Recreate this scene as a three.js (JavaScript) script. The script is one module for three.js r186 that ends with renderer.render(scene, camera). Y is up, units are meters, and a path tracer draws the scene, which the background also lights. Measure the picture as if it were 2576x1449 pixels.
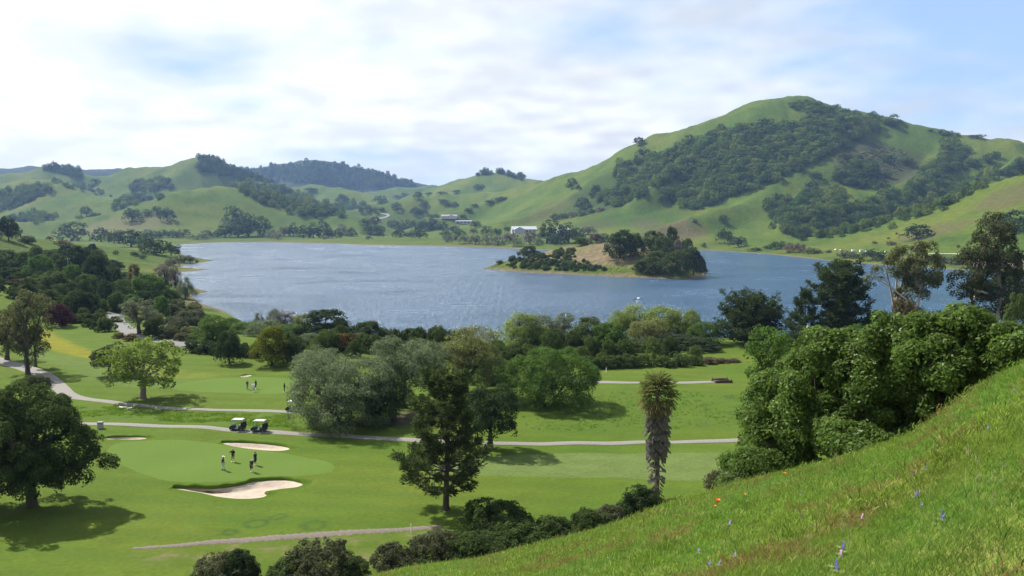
import * as THREE from 'three';
import { MarchingCubes } from 'three/addons/objects/MarchingCubes.js';
import { mergeGeometries } from 'three/addons/utils/BufferGeometryUtils.js';

// ---------------------------------------------------------------- camera, exposure, sun
const scene = new THREE.Scene();
const EYE = 40, FOCAL = 1990, CX = 1288, CY = 724.5, HORIZON = 560;      // metres above the lake; the photograph measured as 2576 x 1449
const PITCH = Math.atan((CY - HORIZON) / FOCAL);
const camera = new THREE.PerspectiveCamera(2 * Math.atan(CY / FOCAL) * 180 / Math.PI, 16 / 9, 0.5, 30000);
camera.position.set(0, EYE, 0);
camera.rotation.set(-PITCH, 0, 0);
scene.add(camera);
const renderer = new THREE.WebGLRenderer({ antialias: true });
renderer.setSize(1024, 576);
renderer.toneMapping = THREE.LinearToneMapping;
renderer.toneMappingExposure = 2.3;
renderer.shadowMap.enabled = true;
const SUN_DIR = new THREE.Vector3(-155, 208, -113).normalize();
const sun = new THREE.DirectionalLight(new THREE.Color().setRGB(1, 0.94, 0.83), 5);
sun.position.copy(SUN_DIR).multiplyScalar(400).add(new THREE.Vector3(0, 20, -150));
sun.target.position.set(0, 10, -150);
sun.castShadow = true;
sun.shadow.mapSize.set(4096, 4096);
Object.assign(sun.shadow.camera, { left: -260, right: 260, top: 260, bottom: -260, near: 1, far: 900 });
scene.add(sun, sun.target);

// ---------------------------------------------------------------- numbers
function rng(seed) {
  let a = (seed * 2654435761) >>> 0;
  return () => { a = (a + 0x6d2b79f5) | 0; let t = Math.imul(a ^ (a >>> 15), 1 | a); t = (t + Math.imul(t ^ (t >>> 7), 61 | t)) ^ t; return ((t ^ (t >>> 14)) >>> 0) / 4294967296; };
}
const PERM = (() => { const r = rng(77), p = new Uint8Array(512); for (let i = 0; i < 256; i++) p[i] = i; for (let i = 255; i > 0; i--) { const j = Math.floor(r() * (i + 1)); const t = p[i]; p[i] = p[j]; p[j] = t; } for (let i = 0; i < 256; i++) p[i + 256] = p[i]; return p; })();
const GX = [], GY = []; for (let i = 0; i < 256; i++) { GX.push(Math.cos(i * 2.399963)); GY.push(Math.sin(i * 2.399963)); }
function noise(x, y, wrap = 256) {                                        // gradient noise, about -0.7 .. 0.7, repeating every `wrap` cells
  let ix = Math.floor(x), iy = Math.floor(y); const fx = x - ix, fy = y - iy;
  ix = ((ix % wrap) + wrap) % wrap; iy = ((iy % wrap) + wrap) % wrap;
  const jx = (ix + 1) % wrap, jy = (iy + 1) % wrap, s = fx * fx * fx * (fx * (fx * 6 - 15) + 10), t = fy * fy * fy * (fy * (fy * 6 - 15) + 10);
  const p = PERM[ix & 255], q = PERM[jx & 255], a = PERM[p + (iy & 255)], b = PERM[q + (iy & 255)], c = PERM[p + (jy & 255)], d = PERM[q + (jy & 255)];
  const u = (GX[a] * fx + GY[a] * fy) * (1 - s) + (GX[b] * (fx - 1) + GY[b] * fy) * s;
  const v = (GX[c] * fx + GY[c] * (fy - 1)) * (1 - s) + (GX[d] * (fx - 1) + GY[d] * (fy - 1)) * s;
  return u * (1 - t) + v * t;
}
function fbm(x, y, oct, wrap = 256) { let s = 0, a = 1, f = 1, n = 0; for (let i = 0; i < oct; i++) { s += a * noise(x * f + i * 17.3 * (wrap === 256 ? 1 : 0), y * f + i * 9.1 * (wrap === 256 ? 1 : 0), wrap === 256 ? 256 : wrap * f); n += a; a *= 0.5; f *= 2; } return s / n * 1.6; }
const clamp = (x, a = 0, b = 1) => Math.min(b, Math.max(a, x));
const lerp = (a, b, t) => a + (b - a) * t;
const smooth = (a, b, x) => { const t = clamp((x - a) / (b - a)); return t * t * (3 - 2 * t); };
const smax = (a, b, k) => { const h = Math.max(k - Math.abs(a - b), 0); return Math.max(a, b) + h * h / (4 * k); };
const V = (x, y, z) => new THREE.Vector3(x, y, z);

// ---------------------------------------------------------------- where a spot of the photograph lies in the world (depth = metres ahead)
function ray(px, py) { const u = (px - CX) / FOCAL, v = (CY - py) / FOCAL, c = Math.cos(PITCH), s = Math.sin(PITCH), f = c + v * s; return [u / f, (v * c - s) / f]; }
function onLevel(px, py, y = 0) { const [a, b] = ray(px, py), d = (y - EYE) / b; return [a * d, d]; }
function withDepth(px, py, d) { const [a, b] = ray(px, py); return [a * d, EYE + b * d, d]; }

// ---------------------------------------------------------------- naming
const taken = {};
function numbered(name) { const n = taken[name] = (taken[name] ?? -1) + 1; return n ? name + '_' + String(n).padStart(3, '0') : name; }
function tag(o, label, category, group, kind) { if (label) o.userData.label = label; if (category) o.userData.category = category; if (group) o.userData.group = group; if (kind) o.userData.kind = kind; return o; }
function shade(o) { o.castShadow = o.receiveShadow = true; return o; }
function mesh(name, geometry, material, parent) { const m = shade(new THREE.Mesh(geometry, material)); m.name = parent === scene || !parent ? numbered(name) : name; (parent ?? scene).add(m); return m; }
function thing(name, label, category, at, turn = 0, group) { const o = new THREE.Group(); o.name = numbered(name); o.position.copy(at); o.rotation.y = turn; scene.add(o); return tag(o, label, category, group); }
function structure(name, geometry, material, label) { const m = mesh(name, geometry, material, scene); m.userData.kind = 'structure'; if (label) m.userData.label = label; return m; }
const rgb = (r, g, b) => new THREE.Color().setRGB(r, g, b);
const plain = (r, g, b, roughness = 0.85, more = {}) => new THREE.MeshStandardMaterial({ color: rgb(r, g, b), roughness, ...more });

// ---------------------------------------------------------------- sky: thin bright cloud with pale blue openings
{
  const W = 1536, H = 768, data = new Float32Array(W * H * 4), forward = -Math.PI / 2;
  const patch = (az, el, a, e, wa, we) => Math.exp(-(((az - a) / wa) ** 2) - (((el - e) / we) ** 2));
  for (let row = 0; row < H; row++) {
    const el = ((row + 0.5) / H - 0.5) * Math.PI, y = Math.sin(el);
    for (let col = 0; col < W; col++) {
      const round = ((col + 0.5) / W - 0.5) * 2 * Math.PI, x = Math.cos(round) * Math.cos(el), z = Math.sin(round) * Math.cos(el);
      let az = round - forward; if (az > Math.PI) az -= 2 * Math.PI; if (az < -Math.PI) az += 2 * Math.PI;
      az *= 180 / Math.PI; const e = el * 180 / Math.PI, yy = Math.max(y, 0) + 0.16;
      const cx = x / yy, cz = z / yy;
      const big = fbm(cx * 0.9 + 3.1, cz * 0.9 + 7.7, 6), mid = fbm(cx * 2.3 + 11, cz * 2.9 + 5, 6), low = fbm(az * 0.09 + 4, e * 0.24 + 9, 6);
      // how much cloud there is: nearly closed towards the sun, opening to the right
      let cloud = 0.95 + 0.55 * big + 0.42 * mid + 0.22 * low + 0.16 * fbm(cx * 5 + 21, cz * 6.5 + 3, 4) - 0.0042 * clamp(az + 10, -45, 45);
      cloud -= 1.5 * patch(az, e, 35, 17, 11, 7.5) + 0.30 * patch(az, e, 22, 5, 13, 5) + 0.3 * patch(az, e, 12, 14, 10, 3) + 0.55 * patch(az, e, -24, 10.5, 7, 2.2) + 0.35 * patch(az, e, -21, 4.5, 11, 1.5) + 0.28 * patch(az, e, -6, 6, 6, 2);
      cloud -= 0.22 * smooth(14, 50, e);                                       // more open overhead
      cloud = clamp(cloud);
      const c = cloud * cloud * (3 - 2 * cloud);
      const sunward = Math.max(0, x * SUN_DIR.x + y * SUN_DIR.y + z * SUN_DIR.z);
      const thick = clamp(0.5 + 1.2 * mid + 0.9 * low - 0.6 * big + 0.7 * fbm(cx * 5.5 + 2, cz * 7 + 13, 4));            // greyer undersides
      const lit = (0.45 + 0.235 * Math.pow(sunward, 2)) * (1 - 0.26 * thick * (1 - 0.8 * Math.pow(sunward, 3)));
      const high = smooth(0, 45, e);
      const blue = [lerp(0.21, 0.10, high), lerp(0.31, 0.18, high), lerp(0.45, 0.36, high)];
      const white = [lit * lerp(0.90, 0.99, 1 - thick * 0.6), lit * lerp(0.955, 1.0, 1 - thick * 0.6), lit * 1.03];
      for (let k = 0; k < 3; k++) data[(row * W + col) * 4 + k] = lerp(blue[k], white[k], c) * (e < 0 ? 0.5 : 1);
      data[(row * W + col) * 4 + 3] = 1;
    }
  }
  const t = new THREE.DataTexture(data, W, H, THREE.RGBAFormat, THREE.FloatType);
  t.mapping = THREE.EquirectangularReflectionMapping; t.magFilter = t.minFilter = THREE.LinearFilter; t.needsUpdate = true;
  scene.background = t; scene.environment = t;
}
scene.fog = new THREE.FogExp2(new THREE.Color().setRGB(0.36, 0.57, 1.0), 0.000052);

// ---------------------------------------------------------------- the land as one height function of (x, depth)
const polygonFromPixels = (list) => list.map(([px, py]) => onLevel(px, py));
const LAKE = polygonFromPixels([[440, 616], [520, 611], [600, 609.5], [700, 609.5], [800, 612], [900, 615.5], [1000, 617.5], [1100, 619], [1200, 622], [1320, 627], [1420, 630], [1560, 628], [1700, 629], [1800, 630], [1860, 635], [1940, 640], [2020, 648], [2095, 657], [2180, 664], [2280, 670], [2420, 679], [2620, 690], [2760, 725], [2700, 790], [2400, 826], [2000, 846], [1700, 854], [1300, 858], [1000, 856], [760, 846], [640, 826], [585, 798], [558, 781], [505, 764], [476, 744], [520, 734], [496, 727], [452, 716], [430, 704], [445, 686], [500, 680.5], [524, 677.5], [480, 676], [445, 673], [470, 665], [505, 661], [536, 655.5], [500, 650], [462, 642], [444, 630]]);
const ISLAND = (() => {
  const front = polygonFromPixels([[1216, 676], [1300, 684], [1400, 689], [1500, 694], [1600, 698.5], [1700, 702], [1745, 702], [1772, 694], [1778, 682]]);
  return front.concat([[152, 668], [130, 700], [80, 722], [20, 728], [-14, 712]]);
})();
function sdPolygon(poly, x, d) {                                           // negative inside
  let best = 1e18, inside = false;
  for (let i = 0, j = poly.length - 1; i < poly.length; j = i++) {
    const ax = poly[i][0], ay = poly[i][1], ex = poly[j][0] - ax, ey = poly[j][1] - ay, wx = x - ax, wy = d - ay;
    const t = clamp((wx * ex + wy * ey) / (ex * ex + ey * ey)), qx = wx - ex * t, qy = wy - ey * t, q = qx * qx + qy * qy;
    if (q < best) best = q;
    if ((ay > d) !== (poly[j][1] > d) && x < ex * (d - ay) / ey + ax) inside = !inside;
  }
  return inside ? -Math.sqrt(best) : Math.sqrt(best);
}
const RIDGES = [];
function ridge(points, width, power = 1.7) {                               // crest points as [px, py, depth]; width in metres per metre of height, plus a constant
  const p = points.map(([px, py, d]) => { const [x, y] = withDepth(px, py, d); return [x, d, y]; });
  let top = 0, x0 = 1e9, x1 = -1e9, d0 = 1e9, d1 = -1e9;
  for (const [x, d, y] of p) { top = Math.max(top, y); x0 = Math.min(x0, x); x1 = Math.max(x1, x); d0 = Math.min(d0, d); d1 = Math.max(d1, d); }
  const reach = (width[0] * top + width[1]) * 2.6;
  RIDGES.push({ p, width, power, box: [x0 - reach, x1 + reach, d0 - reach, d1 + reach] });
}
// left: the slope above the lake, then the rolling hills, then the blue mountain
ridge([[-500, 520, 520], [-150, 538, 570], [60, 556, 620], [150, 562, 640], [240, 582, 660], [330, 606, 690], [400, 627, 730], [450, 642, 780]], [3.6, 22]);
ridge([[-400, 660, 300], [-150, 690, 300], [20, 735, 300], [90, 790, 290]], [3, 28]);
ridge([[-100, 555, 2000], [60, 560, 2000], [180, 556, 2050], [300, 531, 2100], [400, 503, 2150], [480, 478, 2200], [555, 462, 2250], [640, 471, 2250], [760, 506, 2200], [850, 535, 2150], [880, 552, 2100]], [1.25, 60]);
ridge([[-300, 500, 2700], [-60, 470, 2750], [60, 452, 2800], [125, 455, 2750], [180, 474, 2650], [250, 490, 2550], [315, 502, 2450], [360, 520, 2350]], [1.1, 60]);
ridge([[-200, 428, 3500], [0, 435, 3500], [80, 428, 3500], [130, 416, 3500], [190, 436, 3450], [260, 458, 3400], [340, 478, 3300]], [0.95, 60]);
ridge([[180, 462, 3500], [270, 440, 3450], [335, 424, 3450], [400, 424, 3400], [440, 414, 3350], [480, 401, 3350], [515, 397, 3300], [560, 408, 3300], [600, 428, 3300], [660, 452, 3250], [720, 472, 3150], [800, 500, 3000]], [0.9, 60]);
ridge([[-300, 425, 5600], [0, 419, 5600], [70, 418, 5600], [210, 426, 5600], [300, 425, 5700], [420, 432, 5700], [560, 428, 5600], [640, 424, 5500], [700, 416, 5400], [760, 406, 5400], [800, 402.5, 5300], [850, 408, 5300], [900, 421, 5300], [960, 434, 5200], [1010, 450, 5200], [1060, 464, 5200], [1130, 470, 5400], [1300, 478, 5400]], [0.9, 80]);
ridge([[720, 470, 3700], [790, 460, 3700], [850, 470, 3600], [930, 492, 3400], [1000, 508, 3200]], [1, 50]);
ridge([[900, 482, 4200], [1000, 470, 4300], [1100, 467, 4300]], [1, 50]);
ridge([[1060, 480, 3600], [1120, 465, 3600], [1180, 442, 3500], [1235, 430, 3400], [1290, 438, 3300], [1360, 452, 3200]], [0.9, 60]);
ridge([[880, 528, 2700], [940, 510, 2750], [1010, 500, 2800], [1090, 490, 2850], [1180, 483, 2800], [1270, 474, 2700], [1340, 462, 2600]], [0.9, 50]);
ridge([[1130, 530, 2300], [1200, 515, 2350], [1290, 492, 2400], [1380, 462, 2400]], [0.9, 40]);
// right: the big hill, its spurs, and the near grass shoulder
ridge([[1330, 463, 2500], [1400, 445, 2400], [1480, 424, 2300], [1560, 394, 2250], [1600, 374, 2200], [1650, 354, 2150], [1700, 333, 2120], [1760, 313, 2100], [1830, 289, 2060], [1900, 267, 2030], [1950, 254, 2000], [2000, 247, 2000], [2060, 257, 2000], [2130, 271, 1980], [2200, 291, 1960], [2260, 306, 1920], [2330, 325, 1880], [2420, 338, 1820], [2500, 347, 1780], [2576, 360, 1740], [2750, 400, 1700], [3000, 470, 1700]], [1.02, 60]);
ridge([[1560, 400, 2200], [1500, 455, 2050], [1440, 498, 1950], [1360, 530, 1850], [1280, 555, 1800]], [0.8, 40]);
ridge([[1900, 275, 1990], [1800, 345, 1880], [1700, 418, 1760], [1640, 470, 1650]], [0.45, 30]);
ridge([[2230, 305, 1900], [2110, 378, 1760], [1970, 452, 1610], [1850, 508, 1480], [1720, 553, 1370], [1640, 578, 1330]], [0.62, 40]);
ridge([[2400, 340, 1800], [2330, 420, 1620], [2260, 470, 1500], [2170, 495, 1400], [2080, 520, 1330], [1990, 560, 1280]], [0.5, 30]);
ridge([[2640, 380, 1700], [2540, 425, 1500], [2440, 480, 1350], [2340, 520, 1250]], [0.6, 30]);
ridge([[2900, 350, 860], [2700, 398, 900], [2576, 441, 930], [2480, 487, 960], [2400, 522, 990], [2300, 549, 1010], [2200, 573, 1020], [2080, 607, 1030], [1990, 626, 1060]], [1.5, 45]);
// the island
ridge([[1235, 672, 690], [1300, 654, 690], [1370, 637, 690], [1440, 619, 680], [1520, 608, 670], [1600, 602, 660], [1680, 612, 645], [1740, 640, 625]], [1.9, 10]);
function land(x, d) {
  const out = sdPolygon(LAKE, x, d), isle = sdPolygon(ISLAND, x, d), bank = Math.max(Math.min(out, 1e9), -isle);   // metres of dry land to the nearest water
  let h = d < 900 ? lerp(9, 3, smooth(260, 900, d)) : 3 + Math.max(0, d - 1500) * 0.006;
  for (const r of RIDGES) {
    if (x < r.box[0] || x > r.box[1] || d < r.box[2] || d > r.box[3]) continue;
    let best = 0;
    for (let i = 0; i + 1 < r.p.length; i++) {
      const [ax, ad, ay] = r.p[i], [bx, bd, by] = r.p[i + 1], ex = bx - ax, ed = bd - ad, t = clamp(((x - ax) * ex + (d - ad) * ed) / (ex * ex + ed * ed));
      const y = ay + (by - ay) * t, w = r.width[0] * y + r.width[1], q = Math.hypot(x - ax - ex * t, d - ad - ed * t) / w;
      if (q < 2.6) { const v = y * Math.exp(-Math.pow(q, r.power)); if (v > best) best = v; }
    }
    if (best > 0.5) h = smax(h, best, 3 + 0.09 * best);
  }
  if (d > 500) {
    const rough = Math.max(0, h - 12);
    if (rough > 0) h += Math.min(rough * 0.16, 22) * (fbm(x * 0.0042 + 5, d * 0.0042, 3) - 0.1) + Math.min(rough * 0.07, 7) * fbm(x * 0.016, d * 0.019, 4);
  } else h += 0.6 * fbm(x * 0.03 + 2, d * 0.03, 3) * smooth(8, 30, Math.abs(bank));
  const cap = isle < 0 ? 0.25 + 0.3 * bank + 0.012 * bank * bank : 0.25 + 0.105 * bank + 0.0009 * bank * bank;
  if (bank <= 0) return Math.max(-4, bank * 0.12);
  h = -smax(-h, -cap, 1.5);
  return Math.max(h, 0.02 + 0.03 * Math.min(bank, 10)) + 0.25 * smooth(0, 12, bank) * noise(x * 0.12, d * 0.12);
}
// the grass slope that the photograph was taken from
const EDGE = [[-600, 2300, 50], [300, 1720, 50], [700, 1545, 48], [950, 1451, 46], [1250, 1400, 44], [1500, 1338, 40], [1700, 1270, 36], [1850, 1228, 33], [2100, 1162, 29], [2300, 1098, 27], [2460, 988, 25], [2576, 924, 24], [2900, 745, 22], [3600, 500, 20]].map(([px, py, d]) => { const [a, b] = ray(px, py); return [(px - CX) / FOCAL, a, b, d]; });
const FOOT = 1.75;
function slopeEdge(u) {
  let i = 0; while (i < EDGE.length - 2 && u > EDGE[i + 1][1]) i++;
  const p0 = EDGE[Math.max(i - 1, 0)], p1 = EDGE[i], p2 = EDGE[i + 1], p3 = EDGE[Math.min(i + 2, EDGE.length - 1)], t = clamp((u - p1[1]) / (p2[1] - p1[1]));
  const at = (k) => { const m1 = (p2[k] - p0[k]) / (p2[1] - p0[1]) * (p2[1] - p1[1]), m2 = (p3[k] - p1[k]) / (p3[1] - p1[1]) * (p2[1] - p1[1]), t2 = t * t, t3 = t2 * t; return (2 * t3 - 3 * t2 + 1) * p1[k] + (t3 - 2 * t2 + t) * m1 + (3 * t2 - 2 * t3) * p2[k] + (t3 - t2) * m2; };
  return [at(2), at(3)];
}
function slope(x, d) {
  const [v, far] = slopeEdge(clamp(x / Math.max(d, 0.05), -0.95, 1.15)), q = FOOT / (far * far);
  return EYE + v * d - q * (d - far) * (d - far) + 0.05 * noise(x * 1.3, d * 1.3) + 0.12 * smooth(3, 12, d) * noise(x * 0.35 + 9, d * 0.35);
}
const surface = (x, d) => d < 110 ? Math.max(land(x, d), slope(x, d)) : land(x, d);
function hit(px, py, from = 62, height = land) {                           // the first land on that line of sight: [x, y, depth]
  const [a, b] = ray(px, py); let d = from, last = from;
  for (; d < 9500; last = d, d *= height === slope ? 1.01 : 1.012) if (height(a * d, d) > EYE + b * d) break;
  for (let i = 0; i < 14; i++) { const m = (last + d) / 2; if (height(a * m, m) > EYE + b * m) d = m; else last = m; }
  return [a * d, height(a * d, d), d];
}
const ground = (px, py) => { const [x, , d] = hit(px, py); return [x, d]; };

// ---------------------------------------------------------------- textures
function grain(size, make, srgb = true) {                                  // a tile of colours from make(u, v) -> [r, g, b] linear 0..1
  const data = new Uint8Array(size * size * 4), enc = (c) => 255 * (srgb ? Math.pow(clamp(c), 1 / 2.2) : clamp(c));
  for (let y = 0; y < size; y++) for (let x = 0; x < size; x++) { const c = make(x / size, y / size), o = (y * size + x) * 4; data[o] = enc(c[0]); data[o + 1] = enc(c[1]); data[o + 2] = enc(c[2]); data[o + 3] = 255; }
  const t = new THREE.DataTexture(data, size, size, THREE.RGBAFormat);
  t.wrapS = t.wrapT = THREE.RepeatWrapping; t.magFilter = THREE.LinearFilter; t.minFilter = THREE.LinearMipmapLinearFilter; t.generateMipmaps = true; t.needsUpdate = true;
  if (srgb) t.colorSpace = THREE.SRGBColorSpace;
  return t;
}
const tile = (u, v, cells, oct) => { let s = 0, a = 1, n = 0; for (let i = 0; i < oct; i++) { s += a * noise(u * cells, v * cells, cells); n += a; a *= 0.62; cells *= 2; } return s / n * 1.7; };
const hillGrain = grain(512, (u, v) => { const n = tile(u, v, 8, 6), m = tile(u + 0.37, v, 64, 2), g = 0.45 + 0.18 * n + 0.11 * m; return [g * (1 + 0.05 * m), g, g * (1 - 0.1 * n)]; });
const turfBump = grain(512, (u, v) => { const n = 0.5 + 0.4 * tile(u, v, 16, 5); return [n, n, n]; }, false);

// a regular sheet over given x and depth lines
function sheet(xs, ds, height, uvScale, color) {
  const nx = xs.length, nd = ds.length, pos = new Float32Array(nx * nd * 3), uv = new Float32Array(nx * nd * 2), col = color ? new Float32Array(nx * nd * 3) : null;
  for (let j = 0, k = 0; j < nd; j++) for (let i = 0; i < nx; i++, k++) {
    const x = typeof xs[i] === 'number' ? xs[i] : xs[i](ds[j]), d = ds[j], y = height(x, d);
    pos.set([x, y, -d], k * 3); uv.set(uvScale(x, d), k * 2);
  }
  const index = new Uint32Array((nx - 1) * (nd - 1) * 6);
  for (let j = 0, k = 0; j + 1 < nd; j++) for (let i = 0; i + 1 < nx; i++, k += 6) { const a = j * nx + i, b = a + 1, c = a + nx, e = c + 1; index.set([a, b, c, b, e, c], k); }
  const g = new THREE.BufferGeometry();
  g.setAttribute('position', new THREE.BufferAttribute(pos, 3)); g.setAttribute('uv', new THREE.BufferAttribute(uv, 2)); g.setIndex(new THREE.BufferAttribute(index, 1));
  g.computeVertexNormals();
  if (color) {
    const n = g.attributes.normal.array;
    for (let k = 0; k < nx * nd; k++) col.set(color(pos[k * 3], -pos[k * 3 + 2], pos[k * 3 + 1], n[k * 3 + 1]), k * 3);
    g.setAttribute('color', new THREE.BufferAttribute(col, 3));
  }
  return g;
}
const range = (a, b, n) => Array.from({ length: n + 1 }, (_, i) => a + (b - a) * i / n);

// ---------------------------------------------------------------- the golf course sheet, with mown areas as colours of the turf
const smoothLine = (list, n = 8, closed = false) => { const c = new THREE.CatmullRomCurve3(list.map(([x, d]) => V(x, 0, d)), closed, 'centripetal'); return c.getPoints(list.length * n).map((p) => [p.x, p.z]); };
const pixels = (list, n = 8, closed = true) => smoothLine(list.map(([px, py]) => ground(px, py)), n, closed);
const NEAR_GREEN = pixels([[262, 1140], [290, 1114], [400, 1106], [520, 1112], [640, 1130], [760, 1148], [826, 1160], [848, 1174], [835, 1188], [775, 1197], [690, 1203], [600, 1210], [500, 1215], [420, 1211], [365, 1196], [320, 1178], [280, 1160]]);
const FAR_GREEN = pixels([[428, 972], [480, 959], [560, 951], [640, 948], [700, 950], [765, 958], [790, 970], [770, 984], [700, 991], [600, 990], [500, 986], [440, 980]]);
const FAIRWAY = pixels([[1090, 1168], [1180, 1152], [1280, 1146], [1400, 1142], [1600, 1141], [1860, 1143], [1960, 1150], [1960, 1200], [1860, 1207], [1600, 1204], [1400, 1200], [1240, 1196], [1130, 1186]]);
const GOLD_BAND = pixels([[-80, 760], [0, 785], [60, 805], [107, 826], [160, 853], [225, 880], [290, 902], [270, 912], [225, 903], [160, 889], [110, 873], [60, 850], [0, 820], [-80, 790]]);
const LIME_BAND = pixels([[270, 896], [330, 908], [420, 926], [500, 936], [560, 944], [500, 951], [430, 953], [330, 936], [270, 916]]);
const PALE_BAND = pixels([[-80, 800], [0, 830], [60, 858], [110, 880], [225, 908], [330, 938], [430, 956], [520, 953], [430, 972], [330, 975], [240, 960], [170, 925], [110, 905], [40, 880]]);
const WEEDS = pixels([[170, 1025], [300, 1024], [450, 1036], [600, 1042], [730, 1044], [740, 1075], [600, 1070], [450, 1062], [300, 1058], [200, 1050]]);
const ROUGH_RIGHT = pixels([[1330, 1030], [1500, 985], [1700, 985], [1870, 1000], [1870, 1075], [1700, 1080], [1500, 1085], [1330, 1085]]);
const DRY_LEFT = pixels([[350, 1390], [520, 1374], [700, 1366], [900, 1352], [1080, 1336], [1120, 1360], [1000, 1390], [920, 1449], [640, 1400], [480, 1420]]);
const SOIL = pixels([[960, 1066], [985, 1046], [1030, 1036], [1075, 1036], [1090, 1050], [1060, 1062], [1010, 1072]]);
const BUNKERS = {
  front: pixels([[437, 1228], [480, 1227], [540, 1228], [600, 1221], [640, 1211], [700, 1207], [740, 1210], [763, 1218], [748, 1225], [700, 1231], [668, 1237], [672, 1246], [655, 1252], [600, 1255], [550, 1250], [505, 1240], [465, 1234]], 6),
  back: pixels([[559, 1114], [600, 1113], [660, 1116], [720, 1124], [729, 1130], [705, 1134], [650, 1132], [600, 1126]], 6),
  left: pixels([[268, 1102], [300, 1099], [345, 1099], [371, 1102], [350, 1106], [300, 1106], [270, 1105]], 6),
  far: pixels([[604, 946], [618, 943], [634, 943], [626, 947], [610, 949]], 6),
};
const BUNKER_LIST = Object.values(BUNKERS);
const boxOf = (p) => p.reduce((b, [x, d]) => [Math.min(b[0], x), Math.max(b[1], x), Math.min(b[2], d), Math.max(b[3], d)], [1e9, -1e9, 1e9, -1e9]);
const BUNKER_BOX = BUNKER_LIST.map(boxOf);
function dug(x, d) {
  let h = land(x, d);
  for (let i = 0; i < BUNKER_LIST.length; i++) { const b = BUNKER_BOX[i]; if (x > b[0] - 2 && x < b[1] + 2 && d > b[2] - 2 && d < b[3] + 2) h -= 1.3 * smooth(0.35, -0.6, sdPolygon(BUNKER_LIST[i], x, d)); }
  return h;
}
const GX0 = -250, GX1 = 170, GD0 = 52, GD1 = 345;
{
  const W = 2048, H = 2048, px = (x) => (x - GX0) / (GX1 - GX0) * W, py = (d) => (d - GD0) / (GD1 - GD0) * H;
  const layer = (soft, shapes) => {                                        // white shapes on black with soft edges of `soft` metres
    const c = document.createElement('canvas'); c.width = W; c.height = H; const g = c.getContext('2d');
    g.fillStyle = '#000'; g.fillRect(0, 0, W, H); g.filter = 'blur(' + soft * W / (GX1 - GX0) + 'px)'; g.fillStyle = '#fff';
    for (const s of shapes) { g.beginPath(); s.forEach(([x, d], i) => i ? g.lineTo(px(x), py(d)) : g.moveTo(px(x), py(d))); g.fill(); }
    return g.getImageData(0, 0, W, H).data;
  };
  const ring = (cx, cy, r, w) => { const [x, d] = ground(cx, cy), out = []; for (let i = 0; i <= 24; i++) out.push([x + r * Math.cos(i / 24 * 6.2832), d + r * Math.sin(i / 24 * 6.2832)]); for (let i = 24; i >= 0; i--) out.push([x + (r - w) * Math.cos(i / 24 * 6.2832), d + (r - w) * Math.sin(i / 24 * 6.2832)]); return out; };
  const fair = layer(0.25, [FAIRWAY]), gold = layer(0.9, [GOLD_BAND]), lime = layer(1.2, [LIME_BAND]), pale = layer(1.2, [PALE_BAND]), weeds = layer(1.2, [WEEDS, ROUGH_RIGHT]), dry = layer(1.5, [DRY_LEFT]), soil = layer(0.5, [SOIL]), rings = layer(0.18, [ring(645, 1317, 1.35, 0.55), ring(578, 1339, 0.9, 0.5), ring(790, 1322, 1.3, 0.45), ring(700, 1300, 1.0, 0.4)]);
  const data = new Uint8Array(W * H * 4), enc = (c) => 255 * Math.pow(clamp(c), 1 / 2.2);
  const mix = (c, to, t) => { c[0] += (to[0] - c[0]) * t; c[1] += (to[1] - c[1]) * t; c[2] += (to[2] - c[2]) * t; };
  for (let j = 0; j < H; j++) for (let i = 0; i < W; i++) {
    const o = (j * W + i) * 4, x = GX0 + (i + 0.5) / W * (GX1 - GX0), d = GD0 + (j + 0.5) / H * (GD1 - GD0);
    const a = fbm(x * 0.045, d * 0.07, 4), b = fbm(x * 0.35 + 31, d * 0.5, 3), f = noise(x * 2.1, d * 2.1) + 0.7 * noise(x * 4.7 + 3, d * 4.7), mow = Math.sin((d + 0.13 * x + 1.3 * a) * 1.25);
    const c = [0.076, 0.140, 0.010];
    mix(c, [0.108, 0.155, 0.015], clamp(0.5 + 0.9 * a));
    mix(c, [0.048, 0.105, 0.011], clamp(0.55 * b + 0.2 * mow + 0.08));
    mix(c, [0.125, 0.150, 0.035], clamp(1.6 * (b * 0.6 + a * 0.5) - 0.62));
    const wv = weeds[o] / 255; if (wv) { mix(c, [0.085, 0.150, 0.014], wv * 0.8); mix(c, [0.035, 0.085, 0.012], wv * clamp(1.5 * b + 0.2 * f)); mix(c, [0.14, 0.16, 0.03], wv * clamp(1.2 * a + 0.8 * b - 0.4)); }
    const dv = dry[o] / 255; if (dv) { mix(c, [0.12, 0.135, 0.035], dv * clamp(0.3 + 1.2 * b)); mix(c, [0.17, 0.145, 0.07], dv * clamp(1.7 * b + 0.6 * a - 0.25)); }
    const gv = gold[o] / 255; if (gv) mix(c, [0.21, 0.205, 0.011], gv * (0.82 + 0.25 * b));
    const lv = lime[o] / 255; if (lv) mix(c, [0.135, 0.18, 0.018], lv * 0.8);
    const pv = pale[o] / 255; if (pv) mix(c, [0.105, 0.165, 0.032], pv * 0.75);
    const fv = fair[o] / 255; if (fv) { mix(c, [0.128, 0.180, 0.048], fv * 0.92); mix(c, [0.108, 0.165, 0.038], fv * clamp(0.35 + 0.3 * mow + 0.4 * b)); }
    const sv = soil[o] / 255; if (sv) mix(c, [0.12, 0.085, 0.075], sv * (0.75 + 0.5 * b));
    const rv = rings[o] / 255; if (rv) mix(c, [0.035, 0.082, 0.014], rv * 0.75);
    const g = 0.56 * (1 + 0.26 * f + 0.22 * b);
    data[o] = enc(c[0] * g); data[o + 1] = enc(c[1] * g); data[o + 2] = enc(c[2] * g); data[o + 3] = 255;
  }
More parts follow.
